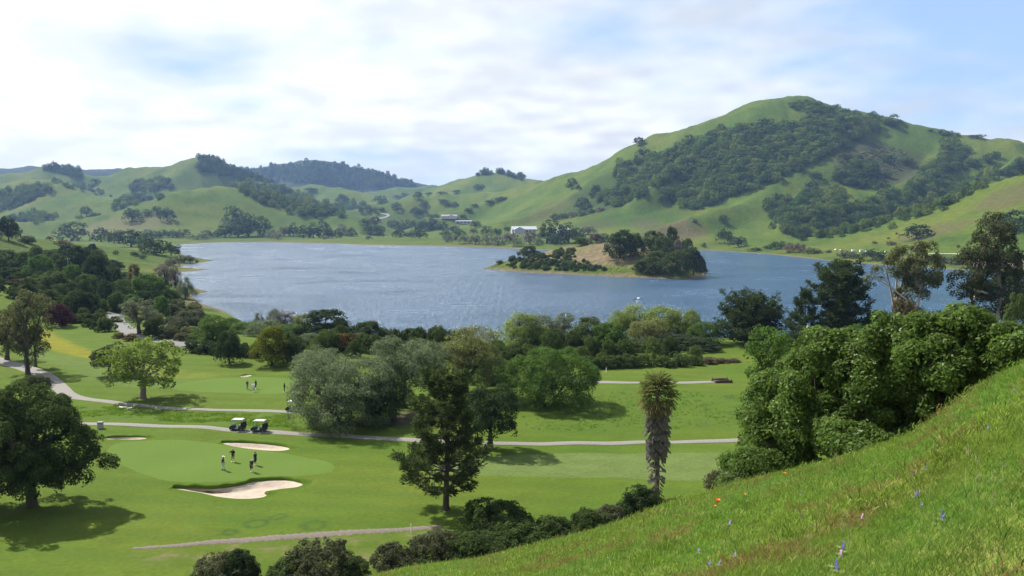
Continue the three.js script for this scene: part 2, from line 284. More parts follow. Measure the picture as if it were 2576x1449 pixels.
  const t = new THREE.DataTexture(data, W, H, THREE.RGBAFormat); t.colorSpace = THREE.SRGBColorSpace; t.magFilter = THREE.LinearFilter; t.minFilter = THREE.LinearMipmapLinearFilter; t.generateMipmaps = true; t.needsUpdate = true;
  const ds = []; for (let d = GD0; d < GD1; d += d < 62 ? 2 : d < 135 ? 0.5 : 0.5 + (d - 135) * 0.011) ds.push(d); ds.push(GD1);
  const xs = []; for (let x = GX0; x < GX1; x += x > -75 && x < 75 ? 0.6 : 1.5) xs.push(x); xs.push(GX1);
  structure('ground', sheet(xs, ds, dug, (x, d) => [(x - GX0) / (GX1 - GX0), (d - GD0) / (GD1 - GD0)]), new THREE.MeshPhysicalMaterial({ map: t, roughness: 1, specularIntensity: 0.12 }), 'mown green turf of the golf course on the valley floor');
}

// ---------------------------------------------------------------- the hills round the lake
const PATCHES = [                                                          // [px, py, half width, half depth, colour, strength]: bare soil, dry grass, bright sward
  [1690, 572, 55, 60, [0.17, 0.12, 0.085], 0.65], [1620, 563, 30, 50, [0.16, 0.12, 0.085], 0.6], [2556, 672, 30, 60, [0.19, 0.13, 0.11], 0.8], [1500, 566, 40, 60, [0.15, 0.115, 0.08], 0.5],
  [2340, 586, 40, 40, [0.15, 0.115, 0.07], 0.5], [2560, 490, 40, 50, [0.14, 0.125, 0.06], 0.7], [290, 570, 130, 90, [0.20, 0.19, 0.09], 0.7], [1380, 530, 90, 120, [0.12, 0.13, 0.05], 0.6],
  [1500, 505, 90, 130, [0.045, 0.085, 0.022], 0.7], [2210, 408, 110, 140, [0.065, 0.075, 0.035], 0.85], [1540, 470, 80, 100, [0.045, 0.085, 0.022], 0.55], [2160, 520, 60, 60, [0.05, 0.105, 0.022], 0.6], [1600, 540, 120, 90, [0.055, 0.11, 0.024], 0.5],
].map(([px, py, a, b, c, s]) => { const [x, , d] = hit(px, py, 380); return [x, d, a, b, c, s]; });
function hillColor(x, d, y, up) {
  const a = fbm(x * 0.006 + 3, d * 0.006, 4), b = fbm(x * 0.028 + 8, d * 0.02, 3), isle = sdPolygon(ISLAND, x, d);
  const mix = (to, t) => { t = clamp(t); c[0] += (to[0] - c[0]) * t; c[1] += (to[1] - c[1]) * t; c[2] += (to[2] - c[2]) * t; };
  const c = [0.104, 0.172, 0.024];
  mix([0.172, 0.205, 0.034], 0.3 + 1.2 * a);
  mix([0.058, 0.115, 0.024], 1.15 * b - 0.4 * a + 0.05);
  mix([0.15, 0.14, 0.06], 1.6 * fbm(x * 0.05 + 7, d * 0.012 + y * 0.06, 3) - 0.75);
  mix([0.165, 0.155, 0.075], 1.5 * (1 - up) + 0.7 * b - 0.62);              // drier where it is steep and worn
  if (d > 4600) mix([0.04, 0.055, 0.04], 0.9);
  for (const [px, pd, w, l, to, s] of PATCHES) { const q = ((x - px) / w) ** 2 + ((d - pd) / l) ** 2; if (q < 2) mix(to, s * smooth(1.5, 0.4, q + 0.9 * b)); }
  if (isle < 0) { mix([0.30, 0.235, 0.15], (0.75 + 0.5 * b) * smooth(4, 9, y) * smooth(30, 60, x + 38)); mix([0.11, 0.15, 0.03], smooth(3.5, 1.2, y) * smooth(130, 40, x)); }
  else if (d < 600 && d > 280) mix([0.055, 0.10, 0.022], 0.5);
  const bank = isle < 0 ? -isle : sdPolygon(LAKE, x, d);
  if (bank < 40) mix([0.25, 0.2, 0.125], smooth(d > 1200 ? 16 : 7, 1, bank + 4 * b) * 0.85);
  return c;
}
const hillMaterial = new THREE.MeshPhysicalMaterial({ vertexColors: true, map: hillGrain, roughness: 1, specularIntensity: 0.12, bumpMap: turfBump, bumpScale: 2.2 });
{
  const cols = range(-0.98, 0.98, 640).map((a) => (d) => a * d), rows = []; for (let d = 330; d < 9800; d *= d < 3600 ? 1.0085 : 1.013) rows.push(d);
  const onlyHills = (x, d) => sdPolygon(ISLAND, x, d) < 4 ? -4 : land(x, d) - 0.4 * smooth(345, 330, d);
  structure('hills', sheet(cols, rows, onlyHills, (x, d) => [x / 46, d / 46], hillColor), hillMaterial, 'rolling green hills and far shore around the lake');
  const b = boxOf(ISLAND);
  structure('island', sheet(range(b[0] - 3, b[1] + 3, 110), range(b[2] - 3, b[3] + 3, 100), (x, d) => sdPolygon(ISLAND, x, d) > 2 ? -4 : land(x, d), (x, d) => [x / 46, d / 46], hillColor), hillMaterial, 'low island of dry tan grass in the lake');
}

// ---------------------------------------------------------------- the lake
{
  const waves = grain(1024, (u, v) => { const w = 0.5 + 0.26 * tile(u * 1, v, 16, 5) + 0.26 * tile(u + 0.3, v + 0.1, 36, 3); return [w, w, w]; }, false);
  waves.repeat.set(1, 1);
  const gusts = grain(512, (u, v) => { const w = 0.22 + 0.15 * tile(u, v, 5, 5); return [w, w, w]; }, false);
  const g = sheet(range(-1500, 1500, 60), range(255, 2000, 60), () => 0, (x, d) => [x / 64, d / 44]);
  const uv1 = new Float32Array(g.attributes.uv.array.length); for (let i = 0; i < uv1.length; i += 2) { uv1[i] = g.attributes.uv.array[i] * 64 / 420; uv1[i + 1] = g.attributes.uv.array[i + 1] * 44 / 260; }
  g.setAttribute('uv1', new THREE.BufferAttribute(uv1, 2)); gusts.channel = 1;
  structure('lake', g, new THREE.MeshPhysicalMaterial({ color: rgb(0.020, 0.060, 0.120), roughness: 1, roughnessMap: gusts, ior: 1.33, bumpMap: waves, bumpScale: 2.4 }), 'wind-rippled blue lake');
}

// ---------------------------------------------------------------- the grass slope in front
{
  const us = range(-0.95, 1.12, 260).map((a) => (d) => a * d), rows = []; for (let d = 0.5; d < 120; d += Math.max(0.08, d * 0.03)) rows.push(d);
  const turf = grain(1024, (u, v) => { const n = tile(u, v, 8, 6), m = tile(u, v + 0.4, 96, 3), k = clamp(0.5 + 0.8 * n); const g = 0.46 + 0.3 * m; return [lerp(0.13, 0.24, k) * g, lerp(0.21, 0.25, k) * g, lerp(0.02, 0.06, k) * g]; });
  structure('hillside', sheet(us, rows, slope, (x, d) => [x / 5.5, d / 5.5]), new THREE.MeshPhysicalMaterial({ map: turf, roughness: 1, specularIntensity: 0.12 }), 'steep wild grass slope in the foreground');
}

// ---------------------------------------------------------------- foliage and wood
class Leaves {                                                             // small folded leaf sprays, gathered into one mesh
  constructor() { this.p = []; this.n = []; this.c = []; this.i = []; }
  add(x, y, z, ax, ay, az, bx, by, bz, r, g, b) {                          // centre, half length vector, half width vector, tint
    let nx = ay * bz - az * by, ny = az * bx - ax * bz, nz = ax * by - ay * bx; const l = Math.hypot(nx, ny, nz) || 1; nx /= l; ny /= l; nz /= l;
    const k = this.p.length / 3, q = 0.15;
    this.p.push(x - ax, y - ay, z - az, x + bx + ax * q, y + by + ay * q, z + bz + az * q, x + ax, y + ay, z + az, x - bx + ax * q, y - by + ay * q, z - bz + az * q);
    for (let j = 0; j < 4; j++) { this.n.push(nx, ny, nz); this.c.push(r, g, b); }
    this.i.push(k, k + 2, k + 1, k, k + 3, k + 2);
  }
  geometry() {
    const g = new THREE.BufferGeometry();
    g.setAttribute('position', new THREE.Float32BufferAttribute(this.p, 3)); g.setAttribute('normal', new THREE.Float32BufferAttribute(this.n, 3)); g.setAttribute('color', new THREE.Float32BufferAttribute(this.c, 3)); g.setIndex(this.i);
    return g;
  }
}
class Wood {                                                               // tapered round limbs, gathered into one mesh
  constructor() { this.p = []; this.n = []; this.i = []; }
  limb(points, r0, r1, sides = 6) {
    const start = this.p.length / 3, N = points.length;
    for (let k = 0; k < N; k++) {
      const a = points[Math.max(k - 1, 0)], b = points[Math.min(k + 1, N - 1)], t = V(b[0] - a[0], b[1] - a[1], b[2] - a[2]).normalize();
      const u = V(t.y, t.z, t.x).cross(t).normalize(), w = t.clone().cross(u), r = lerp(r0, r1, Math.pow(k / (N - 1), 0.8));
      for (let s = 0; s < sides; s++) { const q = s / sides * 6.28318, c = Math.cos(q), e = Math.sin(q), nx = u.x * c + w.x * e, ny = u.y * c + w.y * e, nz = u.z * c + w.z * e; this.n.push(nx, ny, nz); this.p.push(points[k][0] + nx * r, points[k][1] + ny * r, points[k][2] + nz * r); }
    }
    for (let k = 0; k + 1 < N; k++) for (let s = 0; s < sides; s++) { const a = start + k * sides + s, b = start + k * sides + (s + 1) % sides; this.i.push(a, b, a + sides, b, b + sides, a + sides); }
  }
  geometry() { const g = new THREE.BufferGeometry(); g.setAttribute('position', new THREE.Float32BufferAttribute(this.p, 3)); g.setAttribute('normal', new THREE.Float32BufferAttribute(this.n, 3)); g.setIndex(this.i); return g; }
}
function measured(F, T) { const crown = F.geometry(); crown.computeBoundingBox(); const b = crown.boundingBox; return { crown, trunk: T.geometry(), w: (b.max.x - b.min.x + b.max.z - b.min.z) * 0.43, h: b.max.y * 0.96 }; }
const merged = (list) => mergeGeometries(list.map((g) => g.index ? g.toNonIndexed() : g));
const sphereDir = (R) => { const y = R() * 2 - 1, a = R() * 6.28318, s = Math.sqrt(1 - y * y); return [s * Math.cos(a), y, s * Math.sin(a)]; };
function bent(R, from, to, n = 5, sag = 0.12) {                            // a limb that wanders between two spots
  const L = Math.hypot(to[0] - from[0], to[1] - from[1], to[2] - from[2]), o = [(R() - 0.5) * sag * L, (R() - 0.2) * sag * L, (R() - 0.5) * sag * L], out = [];
  for (let i = 0; i <= n; i++) { const t = i / n, s = 4 * t * (1 - t); out.push([lerp(from[0], to[0], t) + o[0] * s, lerp(from[1], to[1], t) + o[1] * s, lerp(from[2], to[2], t) + o[2] * s]); }
  return out;
}
// one leaf spray near p, facing roughly along `out`
function spray(F, R, x, y, z, ox, oy, oz, size, aspect, hang, wild, t0, wind = 0) {
  const w = sphereDir(R); let nx = ox + w[0] * wild, ny = oy + w[1] * wild, nz = oz + w[2] * wild; const l = Math.hypot(nx, ny, nz) || 1; nx /= l; ny /= l; nz /= l;
  let q = sphereDir(R); q = [q[0] * (1 - hang) + wind * hang, q[1] * (1 - hang) - hang, q[2] * (1 - hang)];
  const dn = q[0] * nx + q[1] * ny + q[2] * nz; let ax = q[0] - nx * dn, ay = q[1] - ny * dn, az = q[2] - nz * dn; const al = Math.hypot(ax, ay, az) || 1; ax /= al; ay /= al; az /= al;
  const bx = ny * az - nz * ay, by = nz * ax - nx * az, bz = nx * ay - ny * ax, s = size * (0.65 + 0.7 * R()) * 0.5, b = s * aspect, k = t0 * (0.78 + 0.44 * R());
  F.add(x, y, z, ax * s, ay * s, az * s, bx * b, by * b, bz * b, k * (0.93 + 0.16 * R()), k, k * (0.85 + 0.3 * R()));
}
/* A broad-leaved tree: lobes fill the crown, clumps cover the lobes, leaf sprays cover the clumps.
   w, h: size in metres; low: where the crown begins; lobes, lobe (radius as a share of the crown), clump (metres), n (sprays), leaf (metres) */
function broadleaf({ seed, w, h, low = 0.18, lobes = 8, lobe = 0.42, clump = 1.1, n = 6000, leaf = 0.4, aspect = 0.62, hang = 0.1, wild = 0.75, flat = 1, open = 0, trunk = 0.035, limbs = 6, stems = 1, lean = [0, 0], top = 0.62, wind = 0, sides = 6, rough = 0.25, list }) {
  const R = rng(seed), F = new Leaves(), T = new Wood(), cy = h * (low + (1 - low) * 0.5), ry = h * (1 - low) * 0.5, rx = w * 0.5;
  const L = list ? list.map(([x, y, z, r, s]) => [x * rx, cy + y * ry, z * rx, r * rx, (s ?? 1) * r * ry * flat, r * rx]) : [];
  if (!list) for (let i = 0; i < lobes; i++) {
    const a = i * 2.399963 + R() * 0.7, v = lobes > 1 ? (i + 0.5) / lobes * 2 - 1 : 0, s = Math.sqrt(Math.max(0, 1 - v * v * 0.8)), k = 0.42 + 0.22 * R(), r = lobe * (0.8 + 0.45 * R()), e = v * (1 - lobe) * (v > 0 ? top / 0.62 : 1);
    L.push([Math.cos(a) * s * k * rx * 1.15 + lean[0] * e * rx, cy + e * ry * 0.98, Math.sin(a) * s * k * rx * 1.15 + lean[1] * e * rx, r * rx * 1.12, r * ry * 1.15 * flat, r * rx * 1.12]);
  }
  const C = []; let area = 0; for (const l of L) area += l[3] * Math.max(l[4], l[3] * 0.5);
  const wanted = Math.max(lobes * 2, Math.round(area * 12.5 / (clump * clump) * 0.55 * (1 - open)));
  for (const l of L) {
    const m = Math.max(3, Math.round(wanted * l[3] * Math.max(l[4], l[3] * 0.5) / area));
    for (let k = 0; k < m; k++) {
      const d = sphereDir(R), out = R() < 0.3 ? rough * R() : 0, f = 0.72 + 0.36 * R() + out; if (d[1] < -0.55 && R() < 0.7) continue;
      const p = [l[0] + d[0] * l[3] * f, l[1] + d[1] * l[4] * f, l[2] + d[2] * l[5] * f];
      if (L.some((o) => o !== l && ((p[0] - o[0]) / o[3]) ** 2 + ((p[1] - o[1]) / o[4]) ** 2 + ((p[2] - o[2]) / o[5]) ** 2 < 0.5)) continue;
      C.push([p, d, clump * (0.6 + 0.75 * R()) * (1 - 0.8 * out), 0.82 + 0.36 * R()]);
    }
  }
  let sum = 0; for (const c of C) sum += c[2] * c[2];
  for (const [p, d, r, t] of C) {
    const m = Math.max(3, Math.round(n * r * r / sum));
    for (let k = 0; k < m; k++) {
      const q = sphereDir(R); let x = q[0] + d[0] * 0.55, y = q[1] + d[1] * 0.35 + 0.35, z = q[2] + d[2] * 0.55; const l = Math.hypot(x, y, z) || 1; x /= l; y /= l; z /= l;
      const f = r * (0.45 + 0.62 * Math.sqrt(R())), drop = hang * r * (R() * 1.1);
      spray(F, R, p[0] + x * f + wind * drop, p[1] + y * f * 0.82 - drop, p[2] + z * f, x, y + 0.35, z, leaf, aspect, hang, wild, t, wind);
    }
  }
  const tr = h * trunk, reach = [];
  for (let s = 0; s < stems; s++) {
    const a = s / stems * 6.28 + 1, off = stems > 1 ? tr * 2.2 : 0, foot = [Math.cos(a) * off, -0.3, Math.sin(a) * off], fork = [Math.cos(a) * off * 2.5 + lean[0] * rx * 0.1, h * Math.min(0.42, low + 0.14), Math.sin(a) * off * 2.5];
    T.limb([[foot[0] * 1.05, -0.3, foot[2] * 1.05], [foot[0], 0.25 * tr * 4, foot[2]], ...bent(R, [foot[0], tr * 2.5, foot[2]], fork, 4, 0.08)], tr * 1.5 / Math.sqrt(stems), tr * 0.8 / Math.sqrt(stems), sides);
    reach.push(fork);
  }
  const K = L.slice().sort((a, b) => b[3] - a[3]).slice(0, limbs);
  for (const l of K) {
    const f = reach[Math.floor(R() * reach.length)], end = [l[0], l[1] + l[4] * 0.2, l[2]];
    const b = bent(R, f, end, 5, 0.16); T.limb(b, tr * 0.62, tr * 0.16, sides - 1);
    for (let k = 0; k < 3; k++) { const d = sphereDir(R); T.limb(bent(R, b[2 + k], [l[0] + d[0] * l[3] * 0.85, l[1] + Math.abs(d[1]) * l[4] * 0.9, l[2] + d[2] * l[5] * 0.85], 3, 0.15), tr * 0.24, tr * 0.05, 4); }
  }
  return measured(F, T);
}
/* A pine: a straight trunk, whorls of limbs that lift at the ends, tufts of needles on the outer half of each */
function pine({ seed, w, h, low = 0.2, whorls = 13, per = 5, tufts = 11, tuft = 0.75, n = 12, needle = 0.5, profile = (t) => Math.pow(1 - t, 0.75) + 0.08, lift = 0.25, trunk = 0.03, twin = 0, ragged = 0.45, inner = 0.3 }) {
  const R = rng(seed), F = new Leaves(), T = new Wood();
  const stems = twin ? [[-w * 0.1, 0.9], [w * 0.08, 1], [w * 0.2, 0.8]].slice(0, twin + 1) : [[0, 1]];
  for (const [sx, sh] of stems) {
    const H = h * sh, axis = (t) => [sx * (0.35 + 0.65 * t) + Math.sin(t * 3 + sx) * h * 0.008, H * t, Math.sin(t * 4 + 1) * h * 0.008];
    T.limb([[sx * 0.35, -0.3, 0], ...Array.from({ length: 11 }, (_, i) => axis(0.02 + i * 0.094))], h * trunk * 0.62 * 1.1, h * 0.004, 8);
    T.limb([[sx * 0.35, -0.3, 0], [sx * 0.35, 0.5, 0]], h * trunk * 0.9, h * trunk * 0.62, 8);
    for (let i = 0; i < whorls; i++) {
      const t = low + (0.97 - low) * (i + 0.4 * R()) / whorls, c = axis(t), s = (t - low) / (1 - low), tier = 1 - ragged * 0.6 + ragged * 0.75 * R();
      for (let k = 0; k < per; k++) {
        const a = k / per * 6.28 + i * 1.7 + R() * 0.9, len = w * 0.5 * tier * profile(s) * (1 - ragged + ragged * 1.35 * R()), rise = len * (lift * (0.4 + s) - 0.1 + 0.3 * (R() - 0.5));
        const end = [c[0] + Math.cos(a) * len, c[1] + rise + len * 0.12, c[2] + Math.sin(a) * len], mid = [c[0] + Math.cos(a) * len * 0.55, c[1] + rise * 0.25 - len * 0.03, c[2] + Math.sin(a) * len * 0.55];
        T.limb([c, mid, end], h * 0.0085 * (1.2 - s), h * 0.002, 4);
        const m = Math.max(3, Math.round(tufts * (0.4 + len / w * 1.6)));
        for (let q = 0; q < m; q++) {
          const f = inner + (1.04 - inner) * Math.sqrt(R()), g = f < 0.55 ? f / 0.55 : 1, side = (R() - 0.5) * len * 0.42 * f, e = f < 0.55 ? [lerp(c[0], mid[0], g), lerp(c[1], mid[1], g), lerp(c[2], mid[2], g)] : [lerp(mid[0], end[0], (f - 0.55) / 0.45), lerp(mid[1], end[1], (f - 0.55) / 0.45), lerp(mid[2], end[2], (f - 0.55) / 0.45)];
          const x = e[0] - Math.sin(a) * side, y = e[1] + Math.abs(side) * 0.25 + (R() - 0.3) * tuft * 0.7, z = e[2] + Math.cos(a) * side, tone = 0.8 + 0.45 * R();
          for (let v = 0; v < n; v++) {
            const d = sphereDir(R); let ax = d[0] * 0.8 + Math.cos(a) * 0.5, ay = d[1] * 0.8 + 0.55, az = d[2] * 0.8 + Math.sin(a) * 0.5; const l = Math.hypot(ax, ay, az); ax /= l; ay /= l; az /= l;
            const b = sphereDir(R); let bx = ay * b[2] - az * b[1], by = az * b[0] - ax * b[2], bz = ax * b[1] - ay * b[0]; const bl = Math.hypot(bx, by, bz) || 1, s2 = needle * (0.6 + 0.6 * R()) * 0.5, wd = s2 * 0.26 / bl, o = tuft * 0.42 * R(), kk = tone * (0.8 + 0.4 * R());
            F.add(x + ax * (s2 + o), y + ay * (s2 + o), z + az * (s2 + o), ax * s2, ay * s2, az * s2, bx * wd, by * wd, bz * wd, kk, kk, kk * 0.9);
          }
        }
      }
    }
  }
  return measured(F, T);
}
/* A shrub: clumps on a low dome */
function shrub({ seed, w, h, n = 1800, leaf = 0.22, clump = 0.5, lobes = 6, aspect = 0.6, wild = 0.8, hang = 0 }) { return broadleaf({ seed, w, h, low: 0.0, lobes, lobe: 0.5, clump, n, leaf, aspect, wild, hang, trunk: 0.03, limbs: 2, stems: 2, top: 0.5, sides: 3, list: dome(seed + 900, lobes, 4) }); }

const BARK = plain(0.05, 0.04, 0.032, 0.95), PALE_BARK = plain(0.30, 0.26, 0.22, 0.9), GREY_BARK = plain(0.14, 0.12, 0.10, 0.95);
const tones = {}, LEAF = 0.92;
function leafTone(name, r, g, b, through = 0.3, rough = 1, more = {}) { tones[name] = new THREE.MeshPhysicalMaterial({ name: 'leaf ' + name, color: rgb(Math.min(0.7, r * LEAF), Math.min(0.7, g * LEAF), b * LEAF), specularIntensity: 0.08, ...more, vertexColors: true, roughness: rough, transmission: Math.min(0.6, through + 0.2), thickness: 0, side: THREE.DoubleSide }); }
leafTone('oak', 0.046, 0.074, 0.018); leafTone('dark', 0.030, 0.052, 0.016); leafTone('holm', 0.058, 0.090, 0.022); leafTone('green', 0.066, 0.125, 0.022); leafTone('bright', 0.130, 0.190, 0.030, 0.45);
leafTone('willow', 0.118, 0.158, 0.078, 0.35); leafTone('spring', 0.165, 0.225, 0.055, 0.4); leafTone('yellow', 0.165, 0.190, 0.065, 0.4); leafTone('gold', 0.115, 0.135, 0.016, 0.35); leafTone('rust', 0.125, 0.080, 0.022); leafTone('plum', 0.050, 0.016, 0.024);
leafTone('pine', 0.040, 0.062, 0.024, 0.15); leafTone('pinewarm', 0.050, 0.072, 0.024, 0.15); leafTone('gum', 0.095, 0.110, 0.042, 0.25); leafTone('gumdark', 0.055, 0.068, 0.026, 0.25); leafTone('grey', 0.120, 0.140, 0.085); leafTone('mauve', 0.115, 0.105, 0.095); leafTone('bronze', 0.105, 0.090, 0.038); leafTone('laurel', 0.072, 0.128, 0.017, 0.3, 1, { specularIntensity: 0.12, clearcoat: 0.2, clearcoatRoughness: 0.36 }); leafTone('scrub', 0.078, 0.088, 0.042); leafTone('red', 0.115, 0.08, 0.055);

function dome(seed, ring, up) {                                             // a crown that is full down to the ground: lobes as [x, y, z, radius, height share]
  const R = rng(seed), out = [];
  for (let i = 0; i < ring; i++) { const a = i / ring * 6.28 + R() * 0.6, k = 0.45 + 0.2 * R(); out.push([Math.cos(a) * k, -0.5 + 0.25 * R(), Math.sin(a) * k, 0.4 + 0.14 * R(), 1]); }
  for (let i = 0; i < up; i++) { const a = i * 2.4 + R() * 2, k = 0.1 + 0.32 * R(); out.push([Math.cos(a) * k, 0.05 + 0.42 * R(), Math.sin(a) * k, 0.36 + 0.2 * R(), 1.05]); }
  return out;
}
// prototypes shared by copies: near-to-middle and far
const lots = (n, f) => Array.from({ length: n }, (_, i) => f(i));
const MID = {
  oak: lots(4, (i) => broadleaf({ seed: 100 + i, w: 12, h: 10.5, low: 0.04, list: dome(500 + i, 6, 5 + i), clump: 1.15, n: 7500, leaf: 0.52, wild: 0.75 })),
  willow: lots(3, (i) => broadleaf({ seed: 140 + i, w: 11, h: 12, low: 0.02, list: dome(520 + i, 6, 6), clump: 1.3, n: 8500, leaf: 0.62, aspect: 0.28, hang: 0.55, wild: 0.9, wind: 0.35, top: 0.66 })),
  airy: lots(3, (i) => broadleaf({ seed: 160 + i, w: 9, h: 13, low: 0.22, lobes: 11, lobe: 0.3, clump: 0.9, n: 4200, leaf: 0.5, aspect: 0.4, wild: 1, hang: 0.25, open: 0.35, limbs: 9, top: 0.68 })),
  pine: lots(2, (i) => pine({ seed: 180 + i, w: 9, h: 15, low: 0.1, whorls: 13, per: 5, tufts: 11, n: 10, needle: 0.8, tuft: 1.0, profile: (t) => Math.pow(1 - t, 0.6) + 0.1 })),
  shrub: lots(4, (i) => shrub({ seed: 200 + i, w: 4, h: 3, n: 2200, leaf: 0.34, clump: 0.5, lobes: 6 })),
};
const FAR = {
  oak: lots(4, (i) => broadleaf({ seed: 300 + i, w: 12, h: 10, low: 0.0, list: dome(540 + i, 5, 4), clump: 1.7, n: 800, leaf: 1.15, wild: 0.7, limbs: 1, sides: 3 })),
  pine: lots(2, (i) => broadleaf({ seed: 320 + i, w: 9, h: 14, low: 0.02, lobes: 7, lobe: 0.42, clump: 1.6, n: 560, leaf: 1.3, wild: 0.6, limbs: 1, sides: 4, list: [[0, -0.55, 0, 0.85, 0.5], [0.1, -0.1, 0.1, 0.7, 0.5], [-0.1, 0.3, 0, 0.5, 0.6], [0, 0.68, 0, 0.3, 0.9]] })),
  shrub: lots(2, (i) => shrub({ seed: 340 + i, w: 5, h: 3.4, n: 260, leaf: 0.9, clump: 1.0, lobes: 4 })),
};
FAR.willow = FAR.oak; FAR.airy = FAR.oak;
const pick = {}; const nextOf = (key, list) => list[(pick[key] = (pick[key] ?? -1) + 1) % list.length];
const turnOf = rng(4242), made = [];
function plant(name, form, tone, at, w, h, label, group, category, bark = BARK) {
  const o = thing(name, label, category, at, turnOf() * 6.28, group);
  o.scale.set(w / form.w, h / form.h, w / form.w);
  mesh('trunk', form.trunk, bark, o); mesh('crown', form.crown, tones[tone], o);
  return o;
}
/* tree(kind, tone, px, base py, top py, width in px, label, extra): stands where that pixel meets the land, or at extra.d metres ahead */
const NAMES = { oak: 'oak_tree', willow: 'willow_tree', airy: 'tree', pine: 'pine_tree', shrub: 'shrub' };
function tree(kind, tone, px, base, top, wpx, label, { d, group, name, bark } = {}) {
  let spot; if (d) { const [a] = ray(px, top); spot = [a * d, surface(a * d, d), d]; } else spot = hit(px, base, 62);
  const [x, y, depth] = spot, [, b] = ray(px, top), h = Math.max(0.5, EYE + b * depth - y), w = wpx * depth / FOCAL, far = depth > 700;
  return plant(name ?? (kind === 'shrub' && h > 5 && !far ? 'shrub' : NAMES[kind]), nextOf(kind + far, (far ? FAR : MID)[kind]), tone, V(x, y - 0.1, -depth), w, h, label, group, kind === 'shrub' ? 'shrub' : 'tree', bark);
}
const ORDER = ['leftmost', 'second from left', 'third from left', 'fourth from left', 'fifth from left', 'sixth from left', 'seventh from left', 'eighth from left', 'ninth from left', 'tenth from left', 'eleventh from left', 'twelfth from left', 'thirteenth from left', 'fourteenth from left'];
function row(kind, tone, list, label, group, extra = {}) { list.slice().sort((a, b) => a[0] - b[0]).forEach(([px, base, top, w, t], i) => tree(kind, t ?? tone, px, base, top, w, (i === list.length - 1 ? 'rightmost' : ORDER[i]) + ' ' + label, { group, ...extra })); }

// ---------------------------------------------------------------- woods on the hillsides: masses nobody could count, one object each
function insidePoly(poly, x, y) { let c = false; for (let i = 0, j = poly.length - 1; i < poly.length; j = i++) if ((poly[i][1] > y) !== (poly[j][1] > y) && x < (poly[j][0] - poly[i][0]) * (y - poly[i][1]) / (poly[j][1] - poly[i][1]) + poly[i][0]) c = !c; return c; }
function wood(name, label, poly, { step = 10, size = 24, from = 900, form = FAR.oak[0], tone = 'oak', seed = 1, keep = 1, tall = 0.8, tints = [[1.5, 1.5, 1.45], [1.1, 1.15, 1.2], [2.5, 2.15, 1.9], [2.0, 1.8, 1.7], [1.3, 1.6, 1.3]] } = {}) {
  const R = rng(seed * 31 + 7), spots = []; let x0 = 1e9, x1 = -1e9, y0 = 1e9, y1 = -1e9;
  for (const [x, y] of poly) { x0 = Math.min(x0, x); x1 = Math.max(x1, x); y0 = Math.min(y0, y); y1 = Math.max(y1, y); }
  for (let y = y0 - step; y <= y1 + step; y += step * 0.62) for (let x = x0 - step; x <= x1 + step; x += step) {
    const px = x + (R() - 0.5) * step * 1.3, py = y + (R() - 0.5) * step, k = R() + (fbm(px * 0.021 + seed, py * 0.034, 3) > 0.42 ? 0.75 : 0), stray = R() < 0.35 ? step * 3 : step * 0.8, ex = (R() - 0.5) * stray, ey = (R() - 0.5) * stray * 0.6;
    if (!insidePoly(poly, px + ex, py + ey) || k > keep) continue;
    const s = hit(px, py, from); if (s[2] < 9400) spots.push(s);
  }
  const m = shade(new THREE.InstancedMesh(form.crown, tones[tone], spots.length)), M = new THREE.Matrix4(), Q = new THREE.Quaternion(), C = new THREE.Color();
  spots.forEach(([x, y, d], i) => {
    const w = size * d / FOCAL * (0.55 + 0.8 * R() * R() + 0.25 * R()) / form.w, h = w * form.w / form.h * tall * (0.85 + 0.35 * R()), t = tints[Math.floor(R() * tints.length)], v = 0.85 + 0.3 * R();
    M.compose(V(x, y - 0.8, -d), Q.setFromAxisAngle(V(0, 1, 0), R() * 6.28), V(w, h, w)); m.setMatrixAt(i, M); m.setColorAt(i, C.setRGB(t[0] * v, t[1] * v, t[2] * v));
  });
  m.name = numbered(name); scene.add(m); tag(m, label, 'wood', null, 'stuff');
}
const A = FAR.oak;
wood('oak_wood', 'dense oak wood filling the long gully of the big hill', [[1535, 432], [1563, 410], [1620, 407], [1663, 389], [1713, 372], [1763, 352], [1800, 338], [1850, 332], [1900, 318], [1960, 324], [2000, 312], [2040, 302], [2082, 306], [2145, 303], [2195, 315], [2212, 325], [2157, 356], [2107, 376], [2070, 399], [2032, 419], [1982, 441], [1932, 461], [1880, 480], [1838, 499], [1788, 516], [1738, 536], [1722, 514], [1690, 506], [1650, 504], [1663, 487], [1728, 478], [1760, 470], [1700, 452], [1650, 470], [1620, 488], [1580, 512], [1553, 522], [1500, 510], [1536, 492], [1570, 470], [1545, 450]], { seed: 2, from: 1100, form: A[0] });
wood('oak_wood', 'dark strip of wood along the summit of the big hill', [[1975, 262], [2015, 258], [2057, 262], [2107, 272], [2145, 284], [2200, 294], [2232, 300], [2207, 307], [2157, 298], [2107, 297], [2082, 297], [2045, 290], [2007, 282]], { seed: 3, from: 1500, size: 18, step: 9, form: A[1], tall: 0.55 });
wood('oak_wood', 'small clump of trees where the summit wood ends on the skyline', [[2212, 304], [2250, 302], [2275, 308], [2262, 314], [2235, 314]], { seed: 4, from: 1500, size: 20, step: 10, form: A[2], tall: 0.5 });
wood('oak_wood', 'wood in the middle of the bowl right of the bright spur', [[2110, 440], [2140, 420], [2185, 412], [2200, 432], [2202, 455], [2195, 470], [2160, 478], [2125, 472], [2095, 455]], { seed: 5, from: 1000, size: 26, step: 12, form: A[3], tone: 'dark' });
wood('scrub_patch', 'brownish scrub above the wood in the bowl', [[2110, 408], [2150, 390], [2200, 374], [2265, 374], [2300, 402], [2300, 412], [2250, 436], [2205, 452], [2190, 420], [2130, 440], [2085, 446]], { seed: 6, from: 1000, size: 9, step: 8, keep: 0.8, form: FAR.shrub[0], tone: 'scrub', tall: 0.6 });
